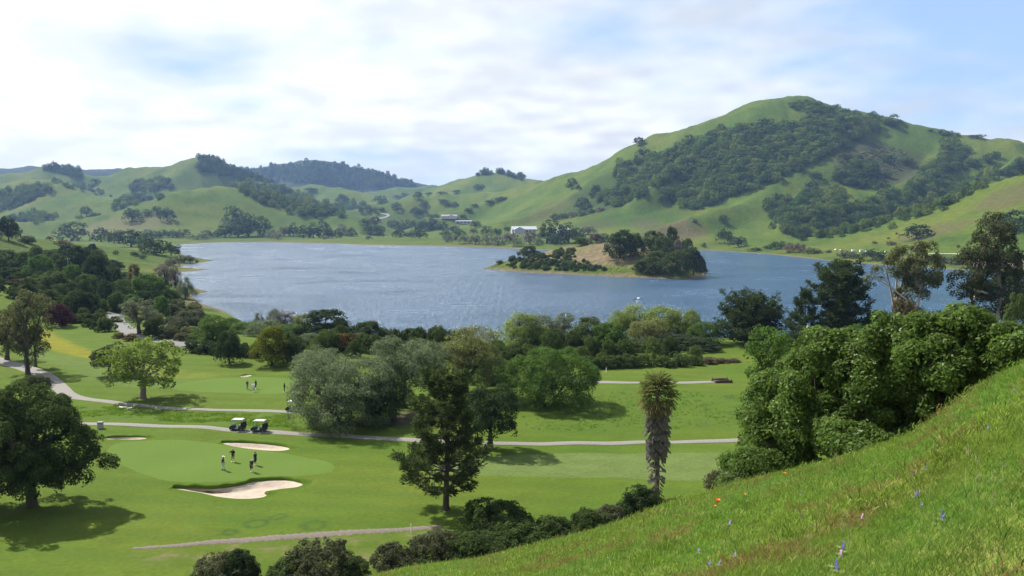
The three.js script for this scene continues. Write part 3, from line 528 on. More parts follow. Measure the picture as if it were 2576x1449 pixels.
wood('oak_wood', 'slanting grove of rounded oaks on the upper right slope', [[2362, 368], [2400, 358], [2432, 372], [2440, 388], [2418, 402], [2428, 418], [2400, 438], [2350, 462], [2318, 462], [2310, 440], [2335, 418], [2368, 398]], { seed: 7, from: 1000, size: 24, step: 12, form: A[0] });
wood('oak_wood', 'long belt of wood above the lake below the right slopes', [[1925, 505], [1985, 502], [2020, 488], [2072, 482], [2084, 466], [2110, 480], [2127, 494], [2120, 508], [2157, 518], [2202, 502], [2232, 493], [2270, 478], [2307, 460], [2350, 462], [2382, 452], [2420, 468], [2457, 456], [2500, 444], [2500, 458], [2457, 484], [2420, 500], [2382, 519], [2332, 542], [2282, 550], [2232, 566], [2182, 582], [2157, 590], [2107, 600], [2050, 606], [1985, 598], [1960, 580], [1938, 545]], { seed: 8, from: 900, size: 27, step: 13, form: A[1] });
wood('oak_wood', 'narrow line of trees climbing the gully at the right edge', [[2500, 446], [2540, 424], [2572, 414], [2640, 396], [2650, 410], [2570, 432], [2530, 448]], { seed: 9, from: 900, size: 24, step: 12, form: A[2], tone: 'dark' });
wood('oak_wood', 'wood covering the right flank of the green hill across the lake', [[562, 462], [592, 458], [644, 468], [694, 472], [731, 484], [781, 506], [844, 522], [871, 540], [859, 548], [819, 542], [769, 542], [731, 538], [694, 522], [644, 500], [600, 480]], { seed: 10, from: 1700, size: 19, step: 9, form: A[0] });
wood('oak_wood', 'dark wooded knoll on top of the pointed left hill', [[504, 398], [515, 393], [560, 402], [600, 426], [650, 446], [700, 464], [690, 468], [600, 446], [525, 438], [500, 428]], { seed: 11, from: 2600, size: 11, step: 5.5, form: A[1], tone: 'dark', tall: 0.95 });
wood('oak_wood', 'dark wooded knoll on the skyline at the far left', [[95, 420], [110, 409], [140, 407], [170, 418], [200, 430], [206, 446], [190, 448], [150, 436], [112, 424]], { seed: 12, from: 2800, size: 11, step: 5.5, form: A[2], tone: 'dark', tall: 0.95 });
wood('forest', 'blue hazy forest over the farthest mountain', [[600, 428], [700, 422], [780, 412], [850, 414], [905, 426], [960, 438], [1010, 454], [1060, 466], [1000, 470], [900, 476], [820, 462], [720, 460], [640, 446]], { seed: 13, from: 4600, size: 9, step: 6, form: A[3], tone: 'dark', tall: 1.1 });
wood('oak_wood', 'hazy wood in the hollow at the far left edge', [[-20, 488], [40, 478], [90, 468], [130, 468], [134, 482], [100, 496], [60, 512], [20, 528], [-20, 530]], { seed: 14, from: 2000, size: 15, step: 8, form: A[0] });
wood('oak_wood', 'thin line of trees behind the lit left ridge', [[126, 450], [170, 462], [230, 474], [300, 494], [340, 500], [300, 502], [230, 486], [160, 470]], { seed: 15, from: 2500, size: 11, step: 8, form: A[1] });
wood('oak_wood', 'hazy grove on the slope below the pointed left hill', [[328, 474], [345, 456], [395, 448], [436, 460], [442, 474], [400, 482], [345, 492]], { seed: 16, from: 2500, size: 15, step: 8, form: A[2] });
wood('oak_wood', 'trees in the fold left of the green hill across the lake', [[282, 520], [300, 506], [340, 496], [400, 488], [412, 496], [370, 506], [320, 524], [288, 532]], { seed: 17, from: 1700, size: 17, step: 9, form: A[3] });
wood('oak_wood', 'trees at the foot of the left hills behind the grass shoulder', [[20, 548], [60, 540], [110, 536], [142, 542], [140, 556], [80, 560], [20, 558]], { seed: 18, from: 1500, size: 17, step: 9, form: A[0] });
wood('oak_wood', 'dark trees along the top of the small central hill', [[1184, 442], [1200, 434], [1235, 428], [1262, 430], [1300, 440], [1352, 450], [1345, 455], [1290, 446], [1240, 434], [1195, 444]], { seed: 19, from: 2600, size: 14, step: 7, form: A[1], tone: 'dark' });
wood('oak_wood', 'low trees in the valley under the blue mountain', [[830, 520], [855, 496], [900, 508], [935, 520], [930, 530], [880, 528]], { seed: 20, from: 2200, size: 13, step: 8, form: A[2] });
wood('scrub_patch', 'dark coastal scrub on the left half of the island', [[1256, 666], [1290, 656], [1345, 650], [1390, 640], [1440, 634], [1448, 646], [1430, 656], [1480, 658], [1528, 674], [1526, 683], [1450, 682], [1350, 677], [1270, 670]], { seed: 21, from: 540, size: 14, step: 8, keep: 0.85, form: MID.shrub[0], tone: 'oak', tall: 0.8, tints: [[1.2, 1.2, 1.2], [1.6, 1.5, 1.4], [0.9, 1, 0.95]] });
wood('thicket', 'dark undergrowth filling the wood on the left shore', [[-40, 690], [30, 668], [120, 650], [200, 640], [260, 650], [300, 690], [340, 710], [420, 720], [450, 760], [420, 800], [350, 790], [270, 815], [235, 838], [190, 826], [120, 800], [60, 775], [20, 745], [-40, 740]], { seed: 22, from: 230, size: 40, step: 20, form: MID.oak[1], tone: 'oak', tall: 0.75, tints: [[1, 1, 1], [0.7, 0.75, 0.8], [1.25, 1.15, 1]] });
wood('thicket', 'soft scrub between the road and the left shore', [[345, 800], [420, 780], [500, 790], [560, 830], [590, 850], [540, 862], [480, 850], [420, 856], [350, 838]], { seed: 23, from: 200, size: 30, step: 19, form: MID.shrub[1], tone: 'scrub', tall: 0.7, tints: [[1, 1, 1], [0.8, 0.95, 0.8], [1.3, 1.2, 1]] });
wood('thicket', 'dark undergrowth below the trees of the near shore', [[600, 880], [760, 875], [900, 870], [1060, 880], [1250, 890], [1500, 890], [1780, 885], [1790, 900], [1470, 905], [1260, 915], [1080, 905], [900, 893], [760, 893], [600, 893]], { seed: 24, from: 170, size: 52, step: 24, form: MID.oak[2], tone: 'holm', tall: 1.15, tints: [[1, 1, 1], [0.8, 0.85, 0.8], [1.2, 1.15, 1]] });
wood('thicket', 'low green scrub band between the golf course and the grass slope', [[960, 1445], [1040, 1390], [1120, 1345], [1220, 1330], [1350, 1322], [1450, 1306], [1560, 1286], [1650, 1262], [1690, 1262], [1640, 1300], [1500, 1350], [1350, 1395], [1200, 1430], [1060, 1455]], { seed: 25, from: 60, size: 62, step: 34, form: MID.shrub[0], tone: 'holm', tall: 0.62, tints: [[1, 1, 1], [0.8, 0.85, 0.8], [1.3, 1.25, 1.1]] });

// ---------------------------------------------------------------- the trees one sees well, each built for itself
function grown(name, form, tone, px, base, label, { d, bark = BARK, turn = 0, category = 'tree', crown = 'crown', top, wide } = {}) {
  let at; if (d) { const [a] = ray(px, base); at = [a * d, surface(a * d, d), d]; } else at = hit(px, base);
  const o = thing(name, label, category, V(at[0], at[1] - 0.05, -at[2]), turn);
  if (top) { const sy = (EYE + ray(px, top)[1] * at[2] - at[1]) / form.h, sx = wide * at[2] / FOCAL / form.w; o.scale.set(sx, sy, sx); }   // grown to the height and breadth it has in the picture
  mesh('trunk', form.trunk, bark, o); mesh(crown, form.crown, tones[tone], o);
  return o;
}
const metres = (px, d) => px * d / FOCAL;
// the big oak at the left edge: heavy rounded lobes, one limb reaching right
grown('oak_tree', broadleaf({ seed: 11, w: 15.5, h: 13.6, low: 0.10, n: 62000, leaf: 0.30, clump: 0.95, wild: 0.75, trunk: 0.034, limbs: 12, sides: 8,
  list: [[-0.1, 0.55, 0, 0.42, 0.85], [-0.45, 0.45, 0.2, 0.4, 0.8], [0.25, 0.42, 0.1, 0.38, 0.7], [0.0, 0.1, 0.45, 0.42, 0.8], [-0.55, -0.05, 0.1, 0.42, 0.8], [0.45, 0.05, 0.15, 0.40, 0.8], [0.62, -0.2, -0.1, 0.34, 0.7], [0.15, -0.25, 0.5, 0.40, 0.6], [-0.3, -0.4, 0.4, 0.42, 0.55], [0.4, -0.5, 0.1, 0.34, 0.45], [-0.7, -0.5, 0, 0.36, 0.5], [0.0, 0.2, -0.5, 0.42, 0.8], [-0.75, 0.3, -0.2, 0.4, 0.7], [-0.35, -0.72, 0.35, 0.4, 0.5], [0.25, -0.75, 0.3, 0.36, 0.42], [-0.85, -0.7, 0.1, 0.3, 0.5], [0.6, -0.66, 0.0, 0.28, 0.4], [1.08, -0.42, 0.1, 0.21, 0.6], [0.85, -0.3, 0.12, 0.16, 0.5], [-0.05, -0.55, -0.3, 0.4, 0.45]] }), 'oak', 80, 1272, 'huge dark oak at the left edge casting a broad shadow on the turf', { top: 968, wide: 350 });
// the pine in the middle
grown('pine_tree', pine({ seed: 12, w: 10.5, h: 15.6, low: 0.15, whorls: 13, per: 7, tufts: 21, n: 16, needle: 0.5, tuft: 0.72, trunk: 0.036, ragged: 0.62, lift: 0.4, inner: 0.42, profile: (t) => (t < 0.1 ? 0.85 + t * 1.5 : t < 0.35 ? 1.0 - (t - 0.1) * 0.9 : 0.78 - (t - 0.35) * 0.72) }), 'pinewarm', 1122, 1281, 'tall ragged dark pine standing alone on the fairway in the middle', { top: 930, wide: 225 });
grown('broadleaf_tree', broadleaf({ seed: 13, w: 7.0, h: 8.2, low: 0.16, lobes: 10, lobe: 0.46, n: 12000, leaf: 0.27, clump: 0.75, wild: 0.75, trunk: 0.04 }), 'dark', 1234, 1128, 'round dark green tree just right of the tall middle pine', { top: 966, wide: 150 });
// willows between the two greens
grown('willow_tree', broadleaf({ seed: 14, w: 13.5, h: 12.4, low: 0.0, lobes: 13, lobe: 0.42, n: 34000, leaf: 0.5, aspect: 0.22, clump: 1.25, hang: 0.55, wild: 0.85, wind: 0.45, top: 0.7, limbs: 8 }), 'willow', 852, 1072, 'large grey-green willow with its branches down to the cart path', { top: 890, wide: 250 });
grown('willow_tree', broadleaf({ seed: 15, w: 8.5, h: 12, low: 0.3, lobes: 8, lobe: 0.42, n: 12000, leaf: 0.5, aspect: 0.22, clump: 1.1, hang: 0.5, wild: 0.9, wind: 0.5, top: 0.7 }), 'willow', 800, 985, 'smaller pale willow rising behind the left of the large willow', { d: 141, top: 868, wide: 120 });
grown('willow_tree', broadleaf({ seed: 16, w: 14.5, h: 12.8, low: 0.38, lobes: 10, lobe: 0.36, n: 22000, leaf: 0.48, aspect: 0.26, clump: 1.1, hang: 0.45, wild: 0.9, wind: 0.4, limbs: 10, trunk: 0.032, top: 0.75 }), 'willow', 1018, 1026, 'spreading willow with a bare forked trunk in the middle grove', { top: 850, wide: 215 });
grown('willow_tree', broadleaf({ seed: 17, w: 11.5, h: 15.3, low: 0.12, lobes: 12, lobe: 0.40, n: 26000, leaf: 0.5, aspect: 0.24, clump: 1.2, hang: 0.5, wild: 0.95, wind: 0.4, limbs: 10, top: 0.72 }), 'yellow', 1172, 1000, 'tall yellow-topped willow behind the middle pine', { d: 139, top: 823, wide: 172 });
grown('willow_shrub', broadleaf({ seed: 18, w: 14.5, h: 9.6, low: 0.0, lobes: 12, lobe: 0.42, n: 30000, leaf: 0.42, aspect: 0.3, clump: 1.1, hang: 0.25, wild: 0.85, wind: 0.3, stems: 4, limbs: 8 }), 'green', 1378, 1022, 'wide bright green willow thicket right of the middle pine', { category: 'shrub', top: 873, wide: 242 });
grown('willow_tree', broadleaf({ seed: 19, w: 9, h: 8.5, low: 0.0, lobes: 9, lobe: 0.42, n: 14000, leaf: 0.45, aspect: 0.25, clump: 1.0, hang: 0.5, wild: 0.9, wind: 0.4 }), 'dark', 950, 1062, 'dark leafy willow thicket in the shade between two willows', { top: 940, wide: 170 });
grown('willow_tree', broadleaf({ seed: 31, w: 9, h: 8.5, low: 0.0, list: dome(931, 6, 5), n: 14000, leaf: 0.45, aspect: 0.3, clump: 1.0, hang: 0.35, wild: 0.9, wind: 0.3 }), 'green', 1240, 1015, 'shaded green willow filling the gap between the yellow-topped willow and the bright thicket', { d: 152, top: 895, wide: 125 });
// left part of the course
grown('maple_tree', broadleaf({ seed: 20, w: 12.4, h: 11.2, low: 0.22, lobes: 14, lobe: 0.27, n: 8500, leaf: 0.36, clump: 0.85, wild: 1, open: 0.42, trunk: 0.033, limbs: 13, top: 0.75, sides: 7 }), 'bright', 360, 1003, 'fresh green spreading tree on the left fairway with its shadow beside the path', { bark: GREY_BARK, top: 850, wide: 186 });
grown('evergreen_tree', broadleaf({ seed: 21, w: 7.2, h: 9.6, low: 0.25, lobes: 8, lobe: 0.42, n: 9000, leaf: 0.35, clump: 0.9, wild: 0.85 }), 'gumdark', 278, 980, 'dull dark green tree directly behind the left of the fresh green tree', { d: 158, top: 865, wide: 92 });
grown('eucalyptus_tree', broadleaf({ seed: 22, w: 10.0, h: 16.8, low: 0.14, lobes: 14, lobe: 0.26, n: 11000, leaf: 0.42, aspect: 0.4, clump: 0.95, wild: 1, hang: 0.35, open: 0.35, limbs: 14, trunk: 0.028, top: 0.75, stems: 2 }), 'gum', 70, 940, 'tall airy eucalyptus beside the path at the left edge', { top: 733, wide: 122 });
grown('eucalyptus_tree', broadleaf({ seed: 23, w: 7, h: 13.2, low: 0.2, lobes: 10, lobe: 0.3, n: 7000, leaf: 0.42, aspect: 0.4, clump: 0.95, wild: 1, hang: 0.35, open: 0.3, limbs: 9, trunk: 0.026, top: 0.7 }), 'gumdark', 18, 905, 'eucalyptus cut off by the left edge of the picture', { top: 780, wide: 95 });
grown('eucalyptus_tree', broadleaf({ seed: 24, w: 2.6, h: 9.5, low: 0.5, lobes: 6, lobe: 0.4, n: 1600, leaf: 0.4, clump: 0.6, wild: 1, open: 0.3, trunk: 0.022 }), 'gum', 90, 922, 'slender young eucalyptus right of the tall airy one', { top: 820, wide: 42 });
grown('shrub', shrub({ seed: 25, w: 4.4, h: 2.9, n: 5000, leaf: 0.26, clump: 0.5 }), 'gumdark', 94, 976, 'dark dense shrub beside the path bend at the left edge', { category: 'shrub', top: 943, wide: 62 });
// right: dark pines and eucalyptus above the thicket
grown('pine_tree', pine({ seed: 26, w: 19, h: 17.6, low: 0.08, whorls: 13, per: 6, tufts: 15, n: 12, needle: 0.85, tuft: 1.0, profile: (t) => t < 0.4 ? 0.95 : 0.95 - (t - 0.4) * 1.0, ragged: 0.55, lift: 0.5, twin: 2 }), 'pine', 1882, 902, 'broad dark pine behind the hedge on the lake shore', { d: 200, top: 728, wide: 196 });
grown('pine_tree', pine({ seed: 27, w: 10.5, h: 16.5, low: 0.15, whorls: 13, per: 5, tufts: 16, n: 12, needle: 0.75, tuft: 1.0, ragged: 0.5, lift: 0.35 }), 'pine', 2022, 880, 'shorter dark pine leaning against the left of the tall shore pine', { d: 186, top: 730, wide: 105 });
grown('pine_tree', pine({ seed: 28, w: 14.5, h: 24, low: 0.22, whorls: 14, per: 6, tufts: 14, n: 12, needle: 0.9, tuft: 1.05, profile: (t) => t < 0.5 ? 0.72 + 0.4 * t : 0.92 - (t - 0.5) * 1.05, ragged: 0.65, lift: 0.5, twin: 1 }), 'pine', 2112, 880, 'tall dark pine with several trunks in front of the lake', { d: 188, top: 652, wide: 155 });
grown('eucalyptus_tree', broadleaf({ seed: 29, w: 16.5, h: 27, low: 0.34, n: 15000, leaf: 0.55, aspect: 0.38, clump: 1.25, wild: 1, hang: 0.4, open: 0.3, limbs: 14, trunk: 0.018, stems: 2, list: [[0.1, 0.75, 0, 0.34, 0.8], [0.4, 0.62, 0.1, 0.34, 0.8], [-0.25, 0.5, 0, 0.3, 0.7], [0.55, 0.25, 0, 0.34, 0.8], [0.1, 0.2, 0.2, 0.34, 0.8], [0.35, -0.1, 0, 0.34, 0.8], [-0.6, 0.25, 0, 0.22, 0.6], [-0.85, 0.0, 0, 0.15, 0.5], [0.2, -0.45, 0, 0.34, 0.7], [0.15, -0.8, 0, 0.3, 0.6], [0.72, -0.05, -0.2, 0.24, 0.6]] }), 'gum', 2272, 900, 'sparse olive-brown eucalyptus leaning over the lake', { d: 182, bark: PALE_BARK, top: 611, wide: 138 });
grown('eucalyptus_tree', broadleaf({ seed: 30, w: 15.5, h: 32, low: 0.3, n: 26000, leaf: 0.55, aspect: 0.38, clump: 1.3, wild: 1, hang: 0.4, open: 0.15, limbs: 16, trunk: 0.018, stems: 2, list: [[0.15, 0.85, 0, 0.22, 0.9], [0.0, 0.6, 0.1, 0.34, 0.8], [0.35, 0.5, 0, 0.34, 0.8], [-0.2, 0.3, 0, 0.4, 0.75], [0.3, 0.15, 0.2, 0.42, 0.8], [-0.42, 0.0, 0.1, 0.38, 0.75], [0.55, -0.1, 0, 0.38, 0.75], [-0.55, -0.3, 0, 0.36, 0.6], [0.1, -0.25, 0.3, 0.4, 0.75], [0.6, -0.45, 0, 0.4, 0.7], [-0.8, -0.5, 0, 0.24, 0.5], [0.3, -0.65, 0.1, 0.44, 0.7], [-0.2, -0.75, 0.1, 0.3, 0.6], [0.7, -0.85, 0, 0.34, 0.6]] }), 'gumdark', 2472, 900, 'tallest eucalyptus at the right with pale trunks', { d: 180, bark: PALE_BARK, top: 543, wide: 150 });
// the shiny thicket on the slope
const laurel = (seed, w, h, n, extra = {}) => broadleaf({ seed, w, h, low: 0.0, lobes: h > 4 ? 17 : 20, lobe: h > 4 ? 0.27 : 0.22, n, leaf: 0.2, aspect: 0.55, clump: 0.7, wild: 1, open: 0.2, rough: 0.55, stems: 3, limbs: 8, trunk: 0.025, ...extra });
for (const [seed, px, top, wide, d, n, label, tone] of [
  [41, 1935, 833, 150, 66, 12000, 'darker oak standing behind the lower left end of the thicket', 'green'],
  [42, 2010, 885, 240, 43, 26000, 'lowest bushy tree of the thicket above the fairway', 'laurel'],
  [43, 2120, 828, 270, 40, 30000, 'second bushy tree of the thicket counting up the slope', 'laurel'],
  [44, 2245, 787, 280, 38, 34000, 'middle bushy tree of the thicket with a high rounded top', 'laurel'],
  [45, 2390, 768, 270, 36, 32000, 'bushy tree of the thicket below the tallest eucalyptus', 'laurel'],
  [46, 2495, 772, 210, 35, 22000, 'uppermost large bushy tree of the thicket at the right', 'laurel'],
  [53, 2575, 830, 140, 33, 9000, 'bushy tree of the thicket cut by the right edge', 'laurel'],
  [47, 1915, 1120, 150, 41, 8000, 'small leafy shrub at the foot of the thicket', 'laurel'],
  [50, 2170, 1045, 260, 36, 12000, 'leafy shrub low on the slope before the high rounded top', 'laurel'],
  [54, 1960, 985, 170, 44, 10000, 'leafy young tree at the lower left corner of the thicket', 'laurel'],
  [55, 1868, 1130, 120, 44, 7000, 'bush with loose twigs at the left edge of the thicket', 'green'],
  [56, 1850, 1185, 110, 40, 6000, 'small green shrub between the thicket and its lowest tip', 'laurel'],
  [57, 1905, 1040, 120, 46, 7000, 'narrow leafy shrub above the left edge of the thicket', 'laurel'],
  [52, 1815, 1182, 90, 42, 3500, 'grey-green bush at the very lower tip of the thicket', 'scrub'],
]) { const h = EYE + ray(px, top)[1] * d - surface(ray(px, top)[0] * d, d); grown(seed === 41 ? 'oak_tree' : h > 4 ? 'laurel_tree' : 'laurel_shrub', laurel(seed, metres(wide, d), h, n, seed === 41 ? { leaf: 0.28, clump: 0.7 } : {}), tone, px, top, label, { d, turn: seed, category: h > 4 ? 'tree' : 'shrub', top, wide }); }
// bushes at the foot of the slope
for (const [seed, px, base, top, w, n, tone, label, d] of [
  [61, 1245, 1328, 1258, 180, 15000, 'oak', 'big rounded dark bush right of the foot of the middle pine'],
  [62, 1300, 1366, 1312, 150, 9000, 'holm', 'mid green bush below the big rounded bush'],
  [63, 1185, 1400, 1340, 170, 12000, 'oak', 'dark bush beside the grass slope at the bottom centre'],
  [64, 1395, 1352, 1300, 120, 8000, 'holm', 'mid green bush right of the big rounded bush'],
  [65, 1100, 1395, 1330, 130, 5000, 'scrub', 'loose pale bush left of the dark bottom centre bush'],
  [66, 985, 1428, 1368, 100, 6000, 'scrub', 'small bush by the corner of the grass slope'],
  [67, 1480, 1335, 1288, 110, 5000, 'oak', 'low bush halfway between the big bush and the palm'],
  [68, 1540, 1312, 1272, 90, 4500, 'scrub', 'thin low bush left of the palm bush'],
  [69, 1610, 1306, 1222, 125, 12000, 'dark', 'dark bush covering the foot of the palm'],
  [70, 565, 1470, 1392, 160, 9000, 'scrub', 'dull green bush cut off by the bottom edge'],
  [71, 605, 1470, 1376, 85, 7000, 'dark', 'darker upright bush at the bottom edge'],
  [72, 800, 1480, 1364, 215, 20000, 'scrub', 'large olive bush at the bottom edge'],
  [73, 735, 1485, 1392, 130, 9000, 'holm', 'mid green bush left of the large olive bush at the bottom edge'],
  [74, 1260, 1385, 1345, 130, 7000, 'holm', 'flat green bush against the grass slope'],
  [75, 885, 1485, 1395, 90, 6000, 'oak', 'round dark bush right of the large olive bush'],
  [76, 1345, 1378, 1336, 100, 6000, 'oak', 'dark low bush at the grass slope below the mid green bush'],
]) { const s = hit(px, base), dd = s[2], h = EYE + ray(px, top)[1] * dd - s[1]; grown('bush', shrub({ seed, w: metres(w, dd), h, n, leaf: 0.2, clump: 0.42, lobes: 8 }), tone, px, base, label, { category: 'bush' }); }

// ---------------------------------------------------------------- trees between the course and the lake
tree('oak', 'dark', 817, 890, 779, 149, 'large dark round tree on the near shore left of the middle grove', { d: 209 });
tree('oak', 'oak', 925, 880, 806, 100, 'dark oak right of the large round tree on the near shore', { d: 216 });
tree('oak', 'dark', 968, 880, 826, 59, 'small dark oak beside the dark oak on the near shore', { d: 230 });
tree('oak', 'oak', 1006, 880, 840, 73, 'low dark tree in front of the water above the forked willow', { d: 232 });
tree('oak', 'dark', 1040, 880, 827, 76, 'dark rounded treetop before the water left of the yellow-topped willow', { d: 237 });
tree('shrub', 'rust', 850, 900, 838, 60, 'rust-coloured bush below the large dark round tree', { d: 189, name: 'shrub' });
tree('shrub', 'rust', 890, 900, 838, 62, 'brownish bush right of the rust-coloured one', { d: 191, name: 'shrub' });
tree('oak', 'gold', 684, 920, 818, 105, 'yellow-green round tree on the far side of the left fairway');
tree('oak', 'dark', 731, 915, 850, 56, 'small dark tree right of the yellow-green round tree');
tree('oak', 'dark', 577, 916, 832, 76, 'dark tree with a clear trunk left of the yellow-green round tree');
tree('willow', 'grey', 650, 880, 783, 41, 'thin pale poplar farthest left in front of the water', { d: 242, name: 'poplar_tree' });
tree('willow', 'grey', 688, 880, 775, 56, 'tallest pale poplar in front of the water above the left fairway', { d: 244, name: 'poplar_tree' });
tree('airy', 'mauve', 722, 880, 781, 54, 'bare greyish poplar right of the tallest pale poplar', { d: 242, name: 'poplar_tree' });
tree('willow', 'yellow', 757, 880, 786, 49, 'yellowish poplar touching the large dark round tree', { d: 239, name: 'poplar_tree' });
tree('willow', 'willow', 672, 890, 803, 112, 'grey-green willow below the pale poplars', { d: 216 });
tree('willow', 'green', 736, 895, 814, 100, 'green willow left of the large dark round tree', { d: 210 });
tree('willow', 'green', 622, 890, 806, 85, 'green willow beside the left bend of the shore', { d: 230 });
tree('willow', 'willow', 775, 900, 836, 81, 'willow low behind the small dark tree on the fairway', { d: 199 });
tree('willow', 'green', 535, 856, 790, 100, 'green willow thicket at the left end of the near shore');
tree('willow', 'holm', 578, 856, 797, 66, 'darker willow between the left thicket and the pale poplars', { d: 238 });
row('shrub', 'dark', [[490, 886, 855, 50], [520, 889, 855, 52], [549, 892, 861, 46], [606, 897, 862, 48], [636, 899, 868, 44]], 'dark hedge bush along the far edge of the left fairway', 'dark hedge bushes behind the left fairway');
tree('willow', 'spring', 1310, 960, 782, 140, 'pale green willow left of centre behind the bright willow thicket', { d: 198 });
tree('willow', 'willow', 1350, 960, 790, 128, 'pale willow behind the middle of the bright willow thicket', { d: 202 });
tree('airy', 'bronze', 1385, 960, 812, 100, 'brownish willow behind the bright willow thicket', { d: 204 });
tree('airy', 'willow', 1415, 960, 786, 62, 'thin leaning pale tree before the water behind the bright willow thicket', { d: 206 });
tree('oak', 'holm', 1480, 940, 797, 102, 'leafy tree right behind the bright willow thicket', { d: 192 });
tree('oak', 'green', 1530, 935, 810, 117, 'dark green rounded tree behind the left of the clipped hedge', { d: 187 });
tree('willow', 'spring', 1562, 930, 778, 76, 'light green willow behind the dark green rounded tree', { d: 210 });
tree('willow', 'spring', 1605, 930, 763, 150, 'tallest light green willow in front of the lake', { d: 214 });
tree('willow', 'spring', 1660, 930, 769, 130, 'light green willow right of the tallest light green willow', { d: 210 });
tree('willow', 'yellow', 1638, 930, 800, 107, 'yellow-green willow in front of the tallest light green willow', { d: 200 });
tree('willow', 'spring', 1710, 930, 775, 115, 'feathery light green willow before the lake left of the broad dark pine', { d: 208 });
tree('willow', 'spring', 1742, 930, 776, 63, 'narrow light green willow nearest the broad dark pine', { d: 208 });
tree('willow', 'green', 1772, 930, 806, 93, 'green willow touching the broad dark pine', { d: 200 });
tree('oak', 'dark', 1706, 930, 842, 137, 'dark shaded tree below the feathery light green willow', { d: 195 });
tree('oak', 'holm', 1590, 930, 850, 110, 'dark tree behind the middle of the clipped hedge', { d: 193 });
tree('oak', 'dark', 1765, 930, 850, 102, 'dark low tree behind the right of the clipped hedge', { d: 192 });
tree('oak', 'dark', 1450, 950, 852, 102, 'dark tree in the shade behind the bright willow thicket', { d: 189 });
tree('oak', 'holm', 1275, 960, 870, 85, 'dark leafy tree between the yellow-topped willow and the bright willow thicket', { d: 174 });
row('shrub', 'holm', [[1488, 926, 895, 46], [1512, 926, 897, 40], [1534, 926, 893, 46], [1556, 925, 893, 42], [1580, 924, 888, 54], [1614, 922, 890, 50], [1654, 920, 900, 30], [1674, 922, 893, 46], [1708, 921, 888, 48], [1748, 919, 893, 44]], 'rounded clipped bush in the hedge beyond the right fairway', 'clipped hedge bushes beyond the right fairway');
row('shrub', 'red', [[1785, 915, 897, 42], [1815, 913, 899, 40], [1845, 912, 900, 36]], 'low reddish bush at the right end of the clipped hedge', 'reddish bushes by the shore pine');
// behind the thicket
tree('shrub', 'bronze', 2274, 900, 754, 88, 'brownish-red bush under the leaning eucalyptus', { d: 178, name: 'shrub' });
tree('shrub', 'bronze', 2392, 900, 786, 80, 'brownish bush left under the tallest eucalyptus', { d: 176, name: 'shrub' });
tree('shrub', 'green', 2212, 900, 782, 66, 'green bush between the tall pine and the leaning eucalyptus', { d: 184, name: 'shrub' });
tree('oak', 'gumdark', 2562, 900, 690, 60, 'dark tree behind the tallest eucalyptus at the right edge', { d: 260 });
tree('oak', 'holm', 2566, 900, 740, 90, 'green tree low at the right edge above the thicket', { d: 150 });
tree('oak', 'green', 2150, 900, 812, 90, 'green tree below the tall dark pine', { d: 165 });
tree('oak', 'green', 1985, 930, 838, 96, 'fresh green tree between the broad pine and the thicket', { d: 120 });

// ---------------------------------------------------------------- the wooded left shore
tree('oak', 'dark', 22, 606, 543, 56, 'big dark oak on the grass hill at the left edge');
tree('shrub', 'scrub', 68, 611, 592, 40, 'rounded scrub right of the left edge oak');
row('shrub', 'bronze', [[125, 604, 593, 16], [150, 617, 601, 34], [170, 621, 607, 26], [250, 640, 624, 22], [228, 632, 616, 26]], 'brownish scrub on the left grass hill below the spreading oak', 'brownish scrub on the left hill');
tree('oak', 'oak', 179, 606, 558, 84, 'broad spreading oak on the crest of the left grass hill');
tree('oak', 'dark', 256, 608, 573, 50, 'first dark oak of the row running down the left grass hill');
tree('oak', 'oak', 288, 613, 577, 44, 'second dark oak of the row running down the left grass hill');
tree('oak', 'dark', 330, 621, 577, 84, 'largest dark oak in the row running down the left grass hill');
tree('oak', 'oak', 366, 624, 585, 46, 'oak just right of the largest one in the row on the left hill');
tree('oak', 'dark', 388, 639, 600, 78, 'wide dark oak near the lower end of the left hill row');
tree('oak', 'oak', 430, 643, 610, 48, 'last dark oak at the water end of the left hill row');
row('shrub', 'oak', [[291, 641, 629, 15], [338, 644, 632, 22], [360, 652, 638, 20]], 'small round bush on the green below the left hill row', 'small bushes below the left hill row');
row('shrub', 'scrub', [[452, 661, 641, 32], [478, 662, 642, 36], [430, 668, 650, 40]], 'olive scrub on the brown point at the left of the lake', 'scrub on the brown point');
